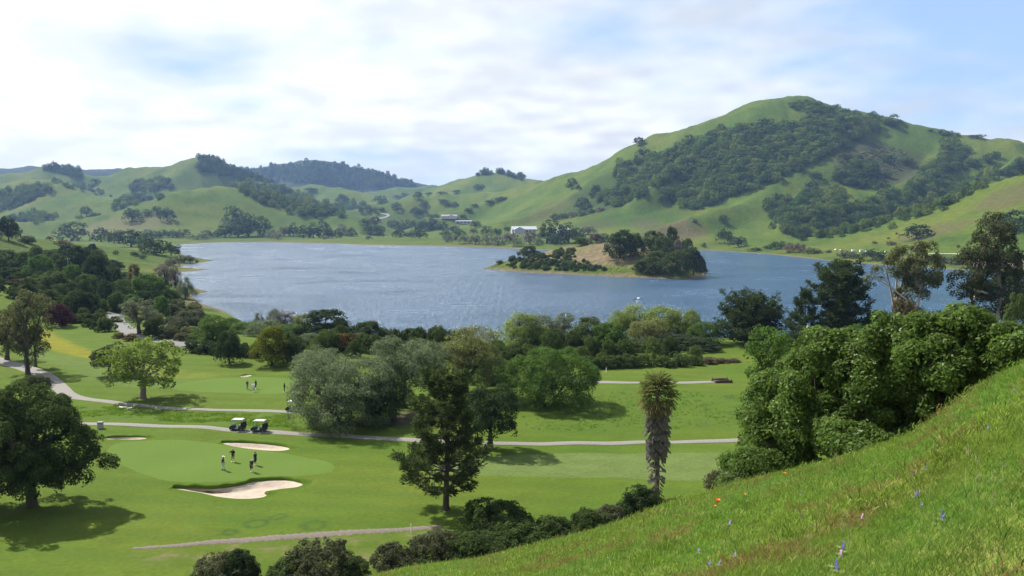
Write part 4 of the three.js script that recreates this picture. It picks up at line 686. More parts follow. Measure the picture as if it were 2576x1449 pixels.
for (const [kind, tone, px, base, top, w, d, label] of [
  ['oak', 'oak', 12, 690, 628, 74, 430, 'dark tree mass at the left edge below the grass hill'], ['oak', 'holm', 62, 690, 632, 66, 425, 'leafy tree right of the left edge tree mass'],
  ['oak', 'green', 104, 700, 640, 70, 405, 'green tree in the upper left of the shore wood'], ['oak', 'oak', 150, 690, 638, 62, 430, 'rounded oak at the top of the shore wood'],
  ['oak', 'dark', 192, 690, 618, 70, 455, 'tall dark oak standing highest in the left shore wood'], ['oak', 'dark', 238, 720, 640, 76, 385, 'very dark tall tree in the right of the shore wood'],
  ['oak', 'oak', 250, 680, 630, 54, 440, 'oak behind the very dark tall tree of the shore wood'], ['oak', 'holm', 130, 760, 682, 96, 330, 'broad green tree in the middle of the shore wood'],
  ['airy', 'bronze', 46, 760, 700, 56, 325, 'bronze-leaved tree at the left of the shore wood'], ['oak', 'holm', 212, 760, 690, 66, 335, 'green tree below the very dark tall tree'],
  ['oak', 'green', 180, 740, 664, 60, 365, 'fresh green tree in the heart of the shore wood'], ['pine', 'bronze', 337, 730, 663, 48, 400, 'bronze pointed tree near the left shore'],
  ['oak', 'green', 378, 760, 688, 100, 350, 'wide fresh green tree by the left shore'], ['airy', 'mauve', 413, 730, 655, 50, 415, 'bare blue-grey tree by the left shore'],
  ['airy', 'mauve', 441, 725, 668, 26, 412, 'slim bare poplar next to the bare blue-grey tree'], ['willow', 'willow', 465, 736, 694, 50, 405, 'pale willow at the water on the left shore'],
  ['oak', 'dark', 192, 812, 728, 72, 258, 'black-green tree right of the plum tree'], ['oak', 'dark', 222, 812, 736, 54, 262, 'dark tree behind the road at the end of the left fairway'],
  ['oak', 'oak', 118, 800, 728, 66, 275, 'dark tree left behind the plum tree'], ['oak', 'oak', 70, 790, 720, 72, 292, 'dark tree over the top of the left fairway'],
  ['oak', 'holm', 290, 783, 733, 46, 290, 'green tree over the start of the road'], ['oak', 'green', 328, 770, 740, 44, 300, 'bright rounded tree behind the road bend'],
  ['oak', 'green', 404, 790, 743, 46, 292, 'yellowish green tree above the road bend'], ['oak', 'dark', 265, 760, 705, 52, 315, 'dark tree above the start of the road'],
  ['willow', 'holm', 310, 750, 700, 56, 330, 'soft green tree on the shore above the road'], ['oak', 'oak', 90, 760, 690, 60, 345, 'dark oak in the left of the shore wood'],
  ['oak', 'dark', 15, 740, 672, 60, 350, 'dark tree above the bright turf at the left edge'], ['oak', 'oak', 290, 720, 672, 44, 395, 'oak left of the bronze pointed tree'],
]) tree(kind, tone, px, base, top, w, label, { d });
tree('oak', 'plum', 153, 823, 763, 64, 'dark plum-red tree at the top of the left fairway', { name: 'plum_tree' });
tree('shrub', 'grey', 161, 818, 785, 26, 'little grey-green bush in front of the plum-red tree');
tree('oak', 'holm', 252, 816, 776, 32, 'small green tree left of the road bend', { d: 248 });
tree('shrub', 'holm', 266, 834, 797, 48, 'leafy bush beside the road at the end of the left fairway');
tree('airy', 'grey', 350, 842, 750, 88, 'grey-green tree with a bare trunk right of the road bend');
tree('oak', 'dark', 390, 852, 800, 52, 'dark tree right of the grey-green roadside tree');
row('shrub', 'scrub', [[428, 852, 818, 60], [460, 856, 836, 44], [425, 796, 762, 56], [470, 812, 780, 66], [500, 808, 777, 44], [448, 830, 800, 50], [520, 830, 806, 44]], 'soft green bush between the road and the left shore', 'bushes between the road and the left shore');
row('shrub', 'bronze', [[490, 776, 759, 32], [330, 857, 838, 40], [300, 850, 836, 30], [425, 872, 858, 26]], 'brownish low bush near the road on the left', 'brownish bushes near the road');

// ---------------------------------------------------------------- the island
for (const [kind, tone, px, base, top, w, d, label] of [
  ['oak', 'oak', 1330, 644, 617, 60, 672, 'flat-topped oak standing clear on the left of the island'], ['shrub', 'oak', 1289, 653, 642, 20, 680, 'small tree near the left tip of the island'], ['shrub', 'oak', 1257, 663, 654, 18, 684, 'bush at the left tip of the island'],
  ['shrub', 'oak', 1362, 649, 634, 32, 668, 'round bush right of the flat-topped island oak'], ['shrub', 'scrub', 1405, 638, 626, 30, 668, 'bush on the island where the tan slope begins'], ['shrub', 'scrub', 1436, 634, 622, 26, 665, 'upper bush at the left of the tan island slope'],
  ['oak', 'dark', 1560, 648, 578, 76, 650, 'large dark oak on the right of the tan island slope'], ['oak', 'oak', 1598, 646, 586, 56, 648, 'dark oak joined to the right of the large island oak'], ['oak', 'holm', 1640, 632, 580, 58, 665, 'green oak on the crest of the island'],
  ['oak', 'oak', 1692, 628, 568, 46, 668, 'tallest tree on the skyline of the island'], ['oak', 'holm', 1672, 645, 594, 54, 645, 'green oak in front of the tallest island tree'], ['oak', 'mauve', 1712, 648, 601, 48, 640, 'brown-grey tree on the right of the island'],
  ['oak', 'oak', 1732, 652, 600, 32, 632, 'slim dark tree right of the brown-grey island tree'], ['oak', 'holm', 1650, 674, 630, 78, 615, 'spreading green oak low on the front of the island'], ['oak', 'oak', 1702, 686, 628, 84, 592, 'big dark oak above the bare bank of the island'],
  ['oak', 'dark', 1746, 692, 622, 54, 585, 'dark oak at the right end of the island'], ['oak', 'dark', 1764, 692, 652, 30, 584, 'lowest dark tree overhanging the water at the right end of the island'], ['oak', 'oak', 1612, 684, 655, 42, 605, 'dark bushy oak at the left of the island bank'], ['shrub', 'oak', 1640, 690, 668, 34, 598, 'dark bush on the bare bank of the island'],
]) tree(kind, tone, px, base, top, w, label, { d: hit(px, base, 500)[2] > 760 ? d : hit(px, base, 500)[2] });

// ---------------------------------------------------------------- the far shore, left to right
row('oak', 'oak', [[375, 600, 575, 32, 'grey'], [410, 598, 578, 30], [433, 598, 577, 30], [462, 597, 576, 36], [520, 600, 579, 36], [548, 599, 580, 34], [568, 598, 564, 44], [392, 599, 580, 26, 'holm'], [445, 599, 581, 28, 'holm']], 'hazy tree in the belt at the left end of the far shore', 'hazy trees at the left end of the far shore');
tree('oak', 'willow', 497, 603, 585, 62, 'light green wide trees at the water at the left end of the far shore');
tree('oak', 'oak', 590, 574, 518, 58, 'tallest dark oak behind the left far shore');
tree('oak', 'dark', 626, 596, 536, 62, 'dark oak right of the tallest one behind the far shore');
tree('oak', 'oak', 598, 597, 560, 70, 'wide dark tree below the tallest oak on the far shore');
tree('oak', 'oak', 660, 593, 542, 56, 'dark tree at the right end of the tall group on the far shore');
tree('oak', 'grey', 682, 601, 576, 30, 'first grey-green round tree by the water of the far shore');
tree('oak', 'grey', 698, 603, 583, 30, 'small grey-green round tree nearest the water of the far shore');
tree('oak', 'bronze', 716, 595, 569, 32, 'brownish round tree left of the dark conifers on the far shore');
row('pine', 'dark', [[738, 595, 560, 32], [764, 599, 567, 36], [788, 599, 560, 38], [814, 599, 552, 36], [826, 600, 568, 28], [848, 598, 575, 28]], 'dark conifer in the close block on the far shore', 'dark conifers on the far shore');
tree('oak', 'grey', 860, 591, 562, 36, 'grey tree right behind the dark conifers');
tree('oak', 'oak', 884, 595, 572, 28, 'lone round oak right of the dark conifers');
tree('shrub', 'grey', 819, 602, 592, 15, 'tiny grey bush before the dark conifers');
tree('shrub', 'grey', 926, 602, 591, 18, 'pale bush alone on the far shore meadow');
tree('oak', 'oak', 925, 570, 546, 42, 'oak left of the far road'); tree('oak', 'dark', 946, 566, 544, 28, 'small oak touching the far road');
tree('oak', 'dark', 930, 589, 567, 42, 'dark oak below the far road'); tree('oak', 'oak', 954, 589, 566, 30, 'oak beside the dark one below the far road'); tree('oak', 'dark', 953, 596, 580, 24, 'round dark tree on the meadow below the far road');
row('oak', 'oak', [[992, 575, 553, 42], [1020, 577, 552, 36], [1045, 577, 553, 40], [1070, 578, 552, 42], [1090, 573, 548, 30], [1112, 576, 556, 30]], 'dark oak in the line below the farm on the far shore', 'line of oaks below the farm');
row('oak', 'dark', [[1004, 597, 576, 40], [1037, 598, 580, 32], [1056, 600, 578, 36]], 'low dark oak on the meadow of the far shore', 'three low oaks on the far meadow');
row('oak', 'oak', [[1120, 597, 577, 32], [1154, 594, 577, 34], [1142, 583, 568, 36], [1197, 573, 555, 30], [1225, 591, 568, 32], [1276, 581, 569, 20], [1250, 592, 574, 26, 'dark']], 'oak among the farm trees of the far shore', 'oaks among the farm trees');
tree('oak', 'red', 1190, 588, 574, 22, 'reddish tree among the farm trees');
tree('oak', 'mauve', 1128, 609, 590, 30, 'mauve-grey bare tree by the water on the far shore');
tree('oak', 'dark', 1147, 605, 594, 17, 'small dark bush right of the mauve-grey bare tree');
row('oak', 'grey', [[1168, 613, 589, 36], [1196, 614, 590, 36], [1225, 615, 587, 36], [1251, 617, 591, 34]], 'pale green tree in the waterside row on the far shore', 'waterside row of pale trees');
tree('oak', 'mauve', 1282, 612, 582, 40, 'mauve bare round tree left of the white barn'); tree('oak', 'mauve', 1332, 615, 580, 40, 'mauve bare round tree below the white barn');
tree('oak', 'willow', 1301, 620, 597, 30, 'pale round tree at the water below the white barn'); tree('oak', 'willow', 1354, 618, 596, 30, 'pale round tree at the water right of the white barn');
tree('pine', 'oak', 1376, 612, 553, 50, 'tall dark tree right of the white barn'); tree('pine', 'dark', 1402, 612, 556, 54, 'broad tall dark tree in the grove right of the white barn'); tree('pine', 'oak', 1430, 612, 560, 50, 'right tall tree of the grove by the white barn');
tree('oak', 'dark', 1398, 616, 588, 40, 'dark rounded tree at the water before the barn grove'); tree('oak', 'oak', 1465, 617, 598, 46, 'low oak behind the left end of the island'); tree('oak', 'grey', 1478, 590, 568, 42, 'greyish tree on the slope behind the island');
tree('oak', 'mauve', 1500, 610, 587, 42, 'grey rounded tree behind the island'); tree('oak', 'oak', 1520, 608, 587, 46, 'dark oak right of the grey rounded tree behind the island'); tree('oak', 'oak', 1452, 600, 572, 40, 'oak between the barn grove and the island');
// right shore
tree('oak', 'oak', 1822, 612, 571, 44, 'two-topped oak on the meadow right of the island'); tree('oak', 'dark', 1858, 622, 594, 44, 'dark round oak on the meadow right of the island');
row('shrub', 'oak', [[1769, 622, 610, 16], [1902, 631, 622, 36], [1928, 626, 615, 22], [1948, 627, 606, 26], [1966, 626, 606, 24]], 'dark bush along the right shore between the island and the wood', 'bushes along the right shore');
row('oak', 'red', [[1986, 636, 610, 36], [2010, 636, 611, 34]], 'pinkish bare tree on the right shore', 'pinkish bare trees on the right shore');
row('shrub', 'scrub', [[2035, 638, 622, 34], [2055, 638, 624, 30], [2122, 649, 630, 44], [2146, 650, 634, 32], [2366, 661, 641, 64], [2410, 664, 645, 50], [2330, 658, 645, 36], [2085, 636, 628, 18]], 'olive scrub along the water of the right shore', 'scrub along the right shore');
tree('oak', 'dark', 2195, 655, 626, 66, 'dark rounded oak on the right shore near the parked cars');
tree('oak', 'dark', 2305, 601, 563, 66, 'dark oval oak alone on the near right hillside');
row('shrub', 'bronze', [[2240, 617, 606, 28], [2200, 613, 606, 14], [2256, 590, 584, 8], [2236, 601, 596, 9], [2410, 622, 615, 10]], 'small scrub on the near right hillside', 'small scrub on the right hillside');
tree('oak', 'dark', 2545, 582, 528, 84, 'dark tree group on the near hillside at the right edge');
// lone trees and copses on the hills
for (const [px, base, top, w, tone, label] of [
  [1440, 475, 447, 32, 'oak', 'lone dark tree on the left flank of the big hill'], [1456, 478, 466, 14, 'dark', 'small bush touching the lone tree on the left flank'], [1499, 481, 464, 24, 'dark', 'upper of two dark round trees on the left flank of the big hill'], [1492, 498, 476, 24, 'dark', 'lower of two dark round trees on the left flank of the big hill'],
  [1467, 524, 496, 42, 'dark', 'dark tree at the foot of the left flank of the big hill'], [1618, 397, 370, 38, 'oak', 'dark tree just under the skyline of the big hill'], [1609, 364, 345, 34, 'dark', 'dark block of a tree on the left skyline of the big hill'],
  [1813, 327, 311, 26, 'oak', 'dark bush above the long gully wood'], [1795, 332, 325, 15, 'oak', 'small bush left above the long gully wood'], [1868, 330, 314, 34, 'dark', 'dark tree at the top of the long gully wood'], [1820, 561, 540, 28, 'oak', 'dark tree low on the bright spur'], [1749, 560, 551, 16, 'oak', 'tiny round bush low on the bright spur'],
  [2245, 318, 303, 30, 'dark', 'dark tree on the grass below the summit skyline'], [2052, 450, 430, 32, 'dark', 'dark round tree left of the bowl wood'], [2040, 478, 455, 36, 'dark', 'dark tree below the left of the bowl wood'], [2222, 480, 455, 38, 'dark', 'dark tree right of the bowl wood'], [2238, 412, 388, 30, 'dark', 'dark tree at the upper edge of the brownish scrub'], [2280, 412, 393, 36, 'oak', 'oak at the right of the brownish scrub'], [2232, 447, 432, 24, 'oak', 'small oak below the brownish scrub'], [2162, 405, 388, 24, 'dark', 'dark tree in the left of the brownish scrub'], [2180, 420, 402, 22, 'dark', 'dark tree in the middle of the brownish scrub'], [2125, 400, 383, 40, 'oak', 'flat oak above the left of the brownish scrub'],
  [2450, 420, 399, 38, 'oak', 'left oak of the short hedge on the upper right slope'], [2485, 408, 386, 40, 'oak', 'middle oak of the short hedge on the upper right slope'], [2505, 400, 380, 22, 'dark', 'right oak of the short hedge on the upper right slope'],
  [2340, 330, 325, 14, 'dark', 'tiny tree at the left on the right-hand skyline'], [2365, 338, 327, 14, 'dark', 'small round tree on the right-hand skyline'], [2388, 341, 329, 34, 'oak', 'widest tree on the right-hand skyline'], [2410, 343, 333, 12, 'dark', 'round tree right of the widest on the right-hand skyline'], [2455, 346, 338, 40, 'oak', 'low copse at the right end of the skyline'],
  [332, 557, 524, 46, 'oak', 'large dark oak on the lower meadow of the green hill across the lake'], [370, 542, 526, 26, 'oak', 'small oak right of the large meadow oak'], [394, 538, 518, 26, 'oak', 'upper oak of the meadow group'], [421, 555, 521, 36, 'dark', 'dark double-domed oak at the right of the meadow group'], [218, 544, 518, 32, 'oak', 'hazy oak in the valley left of the green hill'], [199, 551, 541, 20, 'oak', 'low bush left of the hazy valley oak'], [242, 543, 535, 26, 'oak', 'low trees right of the hazy valley oak'],
  [997, 526, 507, 28, 'holm', 'green tree on the rolling slope above the farm'], [1053, 501, 481, 24, 'oak', 'upright tree on the rolling ridge left of the big hill'], [1067, 520, 506, 24, 'oak', 'tree below the upright one on the rolling slope'], [1045, 538, 520, 30, 'oak', 'airy oak on the slope left of the farm'], [1062, 536, 524, 28, 'oak', 'oak right of the airy oak on the farm slope'], [1127, 519, 508, 20, 'dark', 'left of two dark bushes on the slope above the farm'], [1143, 519, 507, 22, 'dark', 'right of two dark bushes on the slope above the farm'], [1097, 547, 538, 16, 'oak', 'tree at the left of the grey farmhouse'], [1165, 549, 538, 20, 'dark', 'tree at the right of the grey farmhouse'], [908, 537, 522, 14, 'dark', 'upright dark tree at the left end of the valley hedge'],
  [955, 510, 492, 38, 'oak', 'small grove on the shoulder left of the rolling slope'], [1205, 474, 463, 30, 'oak', 'hazy grove on the small central hill'], [782, 480, 471, 34, 'oak', 'hazy grove on the pale green hill below the blue mountain'], [240, 460, 449, 26, 'oak', 'hazy bushes under the left skyline'], [210, 462, 457, 9, 'oak', 'speck of a tree under the left knoll'],
]) tree('oak', tone, px, base, top, w, label);
row('shrub', 'oak', [[925, 531, 522, 18], [942, 531, 521, 20], [958, 530, 521, 18], [1000, 497, 490, 20], [1020, 492, 485, 24], [1080, 490, 483, 22], [1110, 488, 481, 26], [1150, 484, 477, 26], [1085, 548, 538, 22], [1115, 507, 500, 30], [1195, 520, 512, 22], [1230, 510, 502, 30], [1180, 530, 523, 24], [1262, 504, 494, 40]], 'low dark scrub strung along the folds of the rolling slopes', 'scrub along the folds of the rolling slopes');
row('oak', 'oak', [[1395, 553, 537, 26, 'holm'], [1418, 549, 535, 28], [1440, 545, 531, 26, 'grey'], [1462, 541, 529, 28], [1486, 535, 524, 26], [1510, 530, 520, 24, 'mauve']], 'oak in the line of trees descending to the barn grove', 'trees descending to the barn grove');

// ---------------------------------------------------------------- paths, greens and bunkers of the golf course
function ribbon(line, width, height, lift = 0.05, wobble = 0, seed = 5) {    // a path laid over the land, with its thickness showing at the sides
  const R = rng(seed), pos = [], uv = [], index = []; let run = 0;
  const across = [[-0.5, -0.12], [-0.49, 0], [-0.17, 0.012], [0.17, 0.012], [0.49, 0], [0.5, -0.12]];
  line.forEach(([x, d], i) => {
    const a = line[Math.max(i - 1, 0)], b = line[Math.min(i + 1, line.length - 1)], l = Math.hypot(b[0] - a[0], b[1] - a[1]) || 1, nx = (b[1] - a[1]) / l, nd = -(b[0] - a[0]) / l;
    if (i) run += Math.hypot(x - line[i - 1][0], d - line[i - 1][1]);
    const w = (typeof width === 'function' ? width(i / (line.length - 1)) : width) * (1 + wobble * (R() - 0.5));
    for (const [s, h] of across) { const qx = x + nx * s * w, qd = d + nd * s * w; pos.push(qx, height(qx, qd) + lift + h, -qd); uv.push(s * w / 3, run / 3); }
    if (i) { const n = across.length, k = (i - 1) * n; for (let j = 0; j + 1 < n; j++) index.push(k + j, k + j + n, k + j + 1, k + j + 1, k + j + n, k + j + n + 1); }
  });
  const g = new THREE.BufferGeometry(); g.setAttribute('position', new THREE.Float32BufferAttribute(pos, 3)); g.setAttribute('uv', new THREE.Float32BufferAttribute(uv, 2)); g.setIndex(index); g.computeVertexNormals();
  if (g.attributes.normal.getY(2) < 0) { g.setIndex(index.map((v, i) => index[i - i % 3 + [0, 2, 1][i % 3]])); g.computeVertexNormals(); }
  return g;
}
const line = (list, n = 24) => smoothLine(list.map(([px, py]) => ground(px, py)), n);
const gravel = grain(256, (u, v) => { const n = tile(u, v, 8, 5), m = tile(u + 0.3, v, 48, 2), g = 0.125 + 0.05 * n + 0.035 * m; return [g, g * 0.95, g * 0.86]; });
const pathMaterial = new THREE.MeshStandardMaterial({ map: gravel, roughness: 0.95 });
const dirtMaterial = new THREE.MeshStandardMaterial({ map: gravel, color: rgb(0.72, 0.62, 0.56), roughness: 1 });
structure('path', ribbon(line([[180, 1066], [252, 1067], [330, 1069], [430, 1073], [560, 1080], [700, 1088], [850, 1096], [980, 1104], [1100, 1110], [1230, 1115], [1300, 1116.5], [1500, 1115.5], [1650, 1113], [1760, 1111], [1880, 1106], [1990, 1099]]), 1.65, dug), pathMaterial, 'pale cart path crossing the course behind the near green');
structure('path', ribbon(line([[-60, 893], [0, 908], [50, 922], [92, 936], [128, 958], [150, 975], [172, 992], [205, 1002], [270, 1010], [330, 1018], [420, 1027], [520, 1031], [620, 1033], [735, 1037], [830, 1042]]), (t) => 3.4 - 1.9 * smooth(0.25, 0.6, t), dug), pathMaterial, 'pale cart path coming in at the left edge and running below the far green');
structure('path', ribbon(line([[1440, 962], [1500, 961.5], [1600, 963], [1700, 963], [1800, 960.5]]), 2.0, dug), pathMaterial, 'thin pale path at the back of the right fairway');
structure('road', ribbon(line([[475, 869], [460, 867], [400, 856], [350, 845], [326, 833], [305, 818], [292, 806], [287, 795], [292, 784]], 16), (t) => 5 + 1.5 * smooth(0.5, 1, t), land, 0.12), new THREE.MeshStandardMaterial({ map: gravel, color: rgb(0.75, 0.78, 0.84), roughness: 0.95 }), 'grey road curving away behind the left fairway');
structure('dirt_path', ribbon(line([[335, 1380], [450, 1372], [560, 1362], [700, 1352], [820, 1344], [950, 1336], [1065, 1328], [1110, 1325]], 30), (t) => 0.5 + 0.8 * Math.sin(Math.min(1, t * 1.25) * 2.4), dug, 0.015, 0.5), dirtMaterial, 'worn dirt track along the bottom of the course');
structure('road', ribbon(smoothLine([[934, 562], [944, 555], [956, 550], [970, 547], [977, 543], [972, 539], [955, 537]].map(([px, py]) => { const h = hit(px, py, 1500); return [h[0], h[2]]; }), 12), 9, land, 0.9), new THREE.MeshStandardMaterial({ color: rgb(0.15, 0.155, 0.17), roughness: 0.9 }), 'far grey road winding into the valley across the lake');

function fan(poly, centre, rings, height) {                                 // a sheet from a closed outline in to its centre; height(x, depth, share from rim to centre)
  const pos = [], uv = [], index = [], n = poly.length;
  for (let r = 0; r <= rings; r++) for (const [x, d] of poly) { const t = r / rings, q = 1 - t, X = centre[0] + (x - centre[0]) * q, D = centre[1] + (d - centre[1]) * q; pos.push(X, height(X, D, t), -D); uv.push(X / 4, D / 4); }
  for (let r = 0; r < rings; r++) for (let i = 0; i < n; i++) { const a = r * n + i, b = r * n + (i + 1) % n; index.push(a, b, a + n, b, b + n, a + n); }
  const g = new THREE.BufferGeometry(); g.setAttribute('position', new THREE.Float32BufferAttribute(pos, 3)); g.setAttribute('uv', new THREE.Float32BufferAttribute(uv, 2)); g.setIndex(index); g.computeVertexNormals();
  if (g.attributes.normal.getY(n + 1) < 0) { g.setIndex(index.map((v, i) => index[i - i % 3 + [0, 2, 1][i % 3]])); g.computeVertexNormals(); }
  return g;
}
const centroid = (p) => [p.reduce((s, q) => s + q[0], 0) / p.length, p.reduce((s, q) => s + q[1], 0) / p.length];
const greenTurf = new THREE.MeshPhysicalMaterial({ map: grain(256, (u, v) => { const n = tile(u, v, 4, 5), m = tile(u + 0.2, v, 40, 2), g = 1 + 0.08 * n + 0.07 * m; return [0.060 * g, 0.102 * g, 0.015 * g]; }), roughness: 1, specularIntensity: 0.12 });
for (const [poly, label] of [[NEAR_GREEN, 'smooth pale putting green with four golfers'], [FAR_GREEN, 'farther smooth putting green behind the cart paths']]) structure('putting_green', fan(poly, centroid(poly), 26, (x, d, t) => land(x, d) + 0.035 * smooth(0, 0.04, t) - 0.02), greenTurf, label);
const sand = new THREE.MeshStandardMaterial({ map: grain(256, (u, v) => { const n = tile(u, v, 5, 6), m = tile(u + 0.4, v + 0.1, 60, 2), k = clamp(0.5 + 0.8 * n), g = 1 + 0.1 * m; return [lerp(0.23, 0.33, k) * g, lerp(0.18, 0.285, k) * g, lerp(0.14, 0.235, k) * g]; }), roughness: 1 });
const lipTurf = new THREE.MeshPhysicalMaterial({ color: rgb(0.046, 0.080, 0.008), roughness: 1, specularIntensity: 0.1 });
function bunker(poly, centre, label, depth, lip) {
  const c = centre, o = thing('sand_bunker', label, 'bunker', V(0, 0, 0));
  mesh('sand', fan(poly, c, 14, (x, d, t) => land(x, d) - 0.03 - depth * smooth(0, 0.45, t) + 0.04 * noise(x * 1.5, d * 1.5)), sand, o);
  const pos = [], index = [], n = poly.length, prof = [[-0.10, -0.16], [-0.02, 0.55], [0.12, 1], [0.4, 0.85], [0.8, 0.35], [1.5, -0.12]], area = poly.reduce((s, p, i) => { const q = poly[(i + 1) % n]; return s + p[0] * q[1] - q[0] * p[1]; }, 0), sign = area > 0 ? 1 : -1;
  poly.forEach((p, i) => { const a = poly[(i + n - 1) % n], b = poly[(i + 1) % n], l = Math.hypot(b[0] - a[0], b[1] - a[1]) || 1, nx = sign * (b[1] - a[1]) / l, nd = -sign * (b[0] - a[0]) / l, h = lip * (0.04 + 0.96 * smooth(0.05, 0.85, nd)) * (0.8 + 0.5 * noise(p[0] * 0.9, p[1] * 0.9)); for (const [s, q] of prof) { const x = p[0] + nx * s, d = p[1] + nd * s; pos.push(x, land(x, d) + (q < 0 ? q * 0.4 : q * h), -d); } });
  const m = prof.length; for (let i = 0; i < n; i++) for (let j = 0; j + 1 < m; j++) { const a = i * m + j, b = ((i + 1) % n) * m + j; index.push(a, b, a + 1, b, b + 1, a + 1); }
  const g = new THREE.BufferGeometry(); g.setAttribute('position', new THREE.Float32BufferAttribute(pos, 3)); g.setIndex(index); g.computeVertexNormals();
  if (g.attributes.normal.getY(3) < 0) { g.setIndex(index.map((v, i) => index[i - i % 3 + [0, 2, 1][i % 3]])); g.computeVertexNormals(); }
  mesh('grass_lip', g, lipTurf, o);
}
bunker(BUNKERS.front, ground(632, 1230), 'large curved sand bunker in front of the near green', 0.5, 0.5);
bunker(BUNKERS.back, centroid(BUNKERS.back), 'narrow sand bunker behind the near green', 0.45, 0.45);
bunker(BUNKERS.left, centroid(BUNKERS.left), 'small sand bunker left of the near green beside the big oak', 0.35, 0.35);
bunker(BUNKERS.far, centroid(BUNKERS.far), 'tiny sand bunker beyond the far green', 0.2, 0.2);

// rough growth: tufts that nobody could count
function tuft(seed, blades, h, spread, width, lean) {
  const R = rng(seed), F = new Leaves();
  for (let i = 0; i < blades; i++) {
    const a = R() * 6.28, r = Math.sqrt(R()) * spread, x = Math.cos(a) * r, z = Math.sin(a) * r, hh = h * (0.5 + 0.7 * R()), b = R() * 6.28, k = lean * (0.3 + R()) * hh, bx = Math.cos(b) * k + lean * hh * 0.4, bz = Math.sin(b) * k, w = width * (0.6 + 0.8 * R()), c = R() * 6.28, wx = Math.cos(c) * w, wz = Math.sin(c) * w, t = 0.75 + 0.5 * R();
    F.add(x + bx * 0.2, hh * 0.28, z + bz * 0.2, bx * 0.2, hh * 0.30, bz * 0.2, wx, 0, wz, t * 0.9, t * 0.92, t * 0.9);
    F.add(x + bx * 0.7, hh * 0.72, z + bz * 0.7, bx * 0.35, hh * 0.30, bz * 0.35, wx * 0.8, 0, wz * 0.8, t * 1.1, t * 1.1, t);
  }
  return F.geometry();
}
function scatter(name, label, category, geometry, material, spots) {         // spots: [x, y, z, size, tint]
  const m = shade(new THREE.InstancedMesh(geometry, material, spots.length)), M = new THREE.Matrix4(), Q = new THREE.Quaternion(), C = new THREE.Color(), R = rng(spots.length + 3), up = V(0, 1, 0);
  spots.forEach(([x, y, z, s, t], i) => { M.compose(V(x, y, z), Q.setFromAxisAngle(up, (R() - 0.5) * 6.28), V(s, s * (0.8 + 0.4 * R()), s)); m.setMatrixAt(i, M); m.setColorAt(i, C.setRGB(...t)); });
  m.name = numbered(name); scene.add(m); return tag(m, label, category, null, 'stuff');
}
leafTone('blade', 0.098, 0.150, 0.016, 0.4);
function inPolygon(poly, n, seed) { const b = boxOf(poly), R = rng(seed), out = []; while (out.length < n) { const x = lerp(b[0], b[1], R()), d = lerp(b[2], b[3], R()); if (sdPolygon(poly, x, d) < 0) out.push([x, d, R()]); } return out; }
const weedTuft = tuft(3, 16, 0.36, 0.4, 0.035, 0.5);
for (const [poly, n, label, seed] of [[WEEDS, 2600, 'bright tangled weeds in the strip between the two cart paths', 8], [ROUGH_RIGHT, 1500, 'long rough grass left of the palm beyond the right fairway', 9]])
  scatter('weeds', label, 'grass', weedTuft, tones.blade, inPolygon(poly, n, seed).filter(([x, d]) => fbm(x * 0.12, d * 0.2, 3) > -0.12).map(([x, d, r]) => { const k = fbm(x * 0.2 + 4, d * 0.3, 3); return [x, land(x, d) - 0.02, -d, (seed === 9 ? 0.25 : 0.3) + 0.5 * r, [1.0 + 0.5 * k, 1.15 + 0.25 * k, 0.8]]; }));

// ---------------------------------------------------------------- golf carts
const box = (w, h, d, x, y, z, r = 0.03) => { const s = new THREE.Shape(), a = w / 2 - r, b = h / 2 - r; s.moveTo(-a, -b); s.lineTo(a, -b); s.lineTo(a, b); s.lineTo(-a, b); s.closePath(); const g = new THREE.ExtrudeGeometry(s, { depth: d - 2 * r, bevelEnabled: true, bevelSize: r, bevelThickness: r, bevelSegments: 2 }); g.translate(x, y, z - d / 2 + r); return g; };
const profile = (points, depth, x, y, z, r = 0.03) => { const s = new THREE.Shape(); points.forEach(([a, b], i) => i ? s.lineTo(a, b) : s.moveTo(a, b)); s.closePath(); const g = new THREE.ExtrudeGeometry(s, { depth: depth - 2 * r, bevelEnabled: true, bevelSize: r, bevelThickness: r, bevelSegments: 2 }); g.translate(x, y, z - depth / 2 + r); return g; };
const rod = (a, b, r, n = 8) => { const A = V(...a), B = V(...b), g = new THREE.CylinderGeometry(r, r, A.distanceTo(B), n); g.applyQuaternion(new THREE.Quaternion().setFromUnitVectors(V(0, 1, 0), B.clone().sub(A).normalize())); const c = A.add(B).multiplyScalar(0.5); g.translate(c.x, c.y, c.z); return g; };
const M = { navy: plain(0.012, 0.016, 0.022, 0.35), roof: plain(0.33, 0.34, 0.33, 0.5), rubber: plain(0.018, 0.018, 0.018, 0.9), steel: plain(0.5, 0.5, 0.5, 0.4, { metalness: 0.8 }), seat: plain(0.20, 0.20, 0.18, 0.7), bag: plain(0.015, 0.016, 0.02, 0.7), black: plain(0.02, 0.02, 0.022, 0.6), pane: new THREE.MeshPhysicalMaterial({ color: rgb(0.8, 0.95, 0.9), roughness: 0.1, transmission: 0.9, thickness: 0 }) };
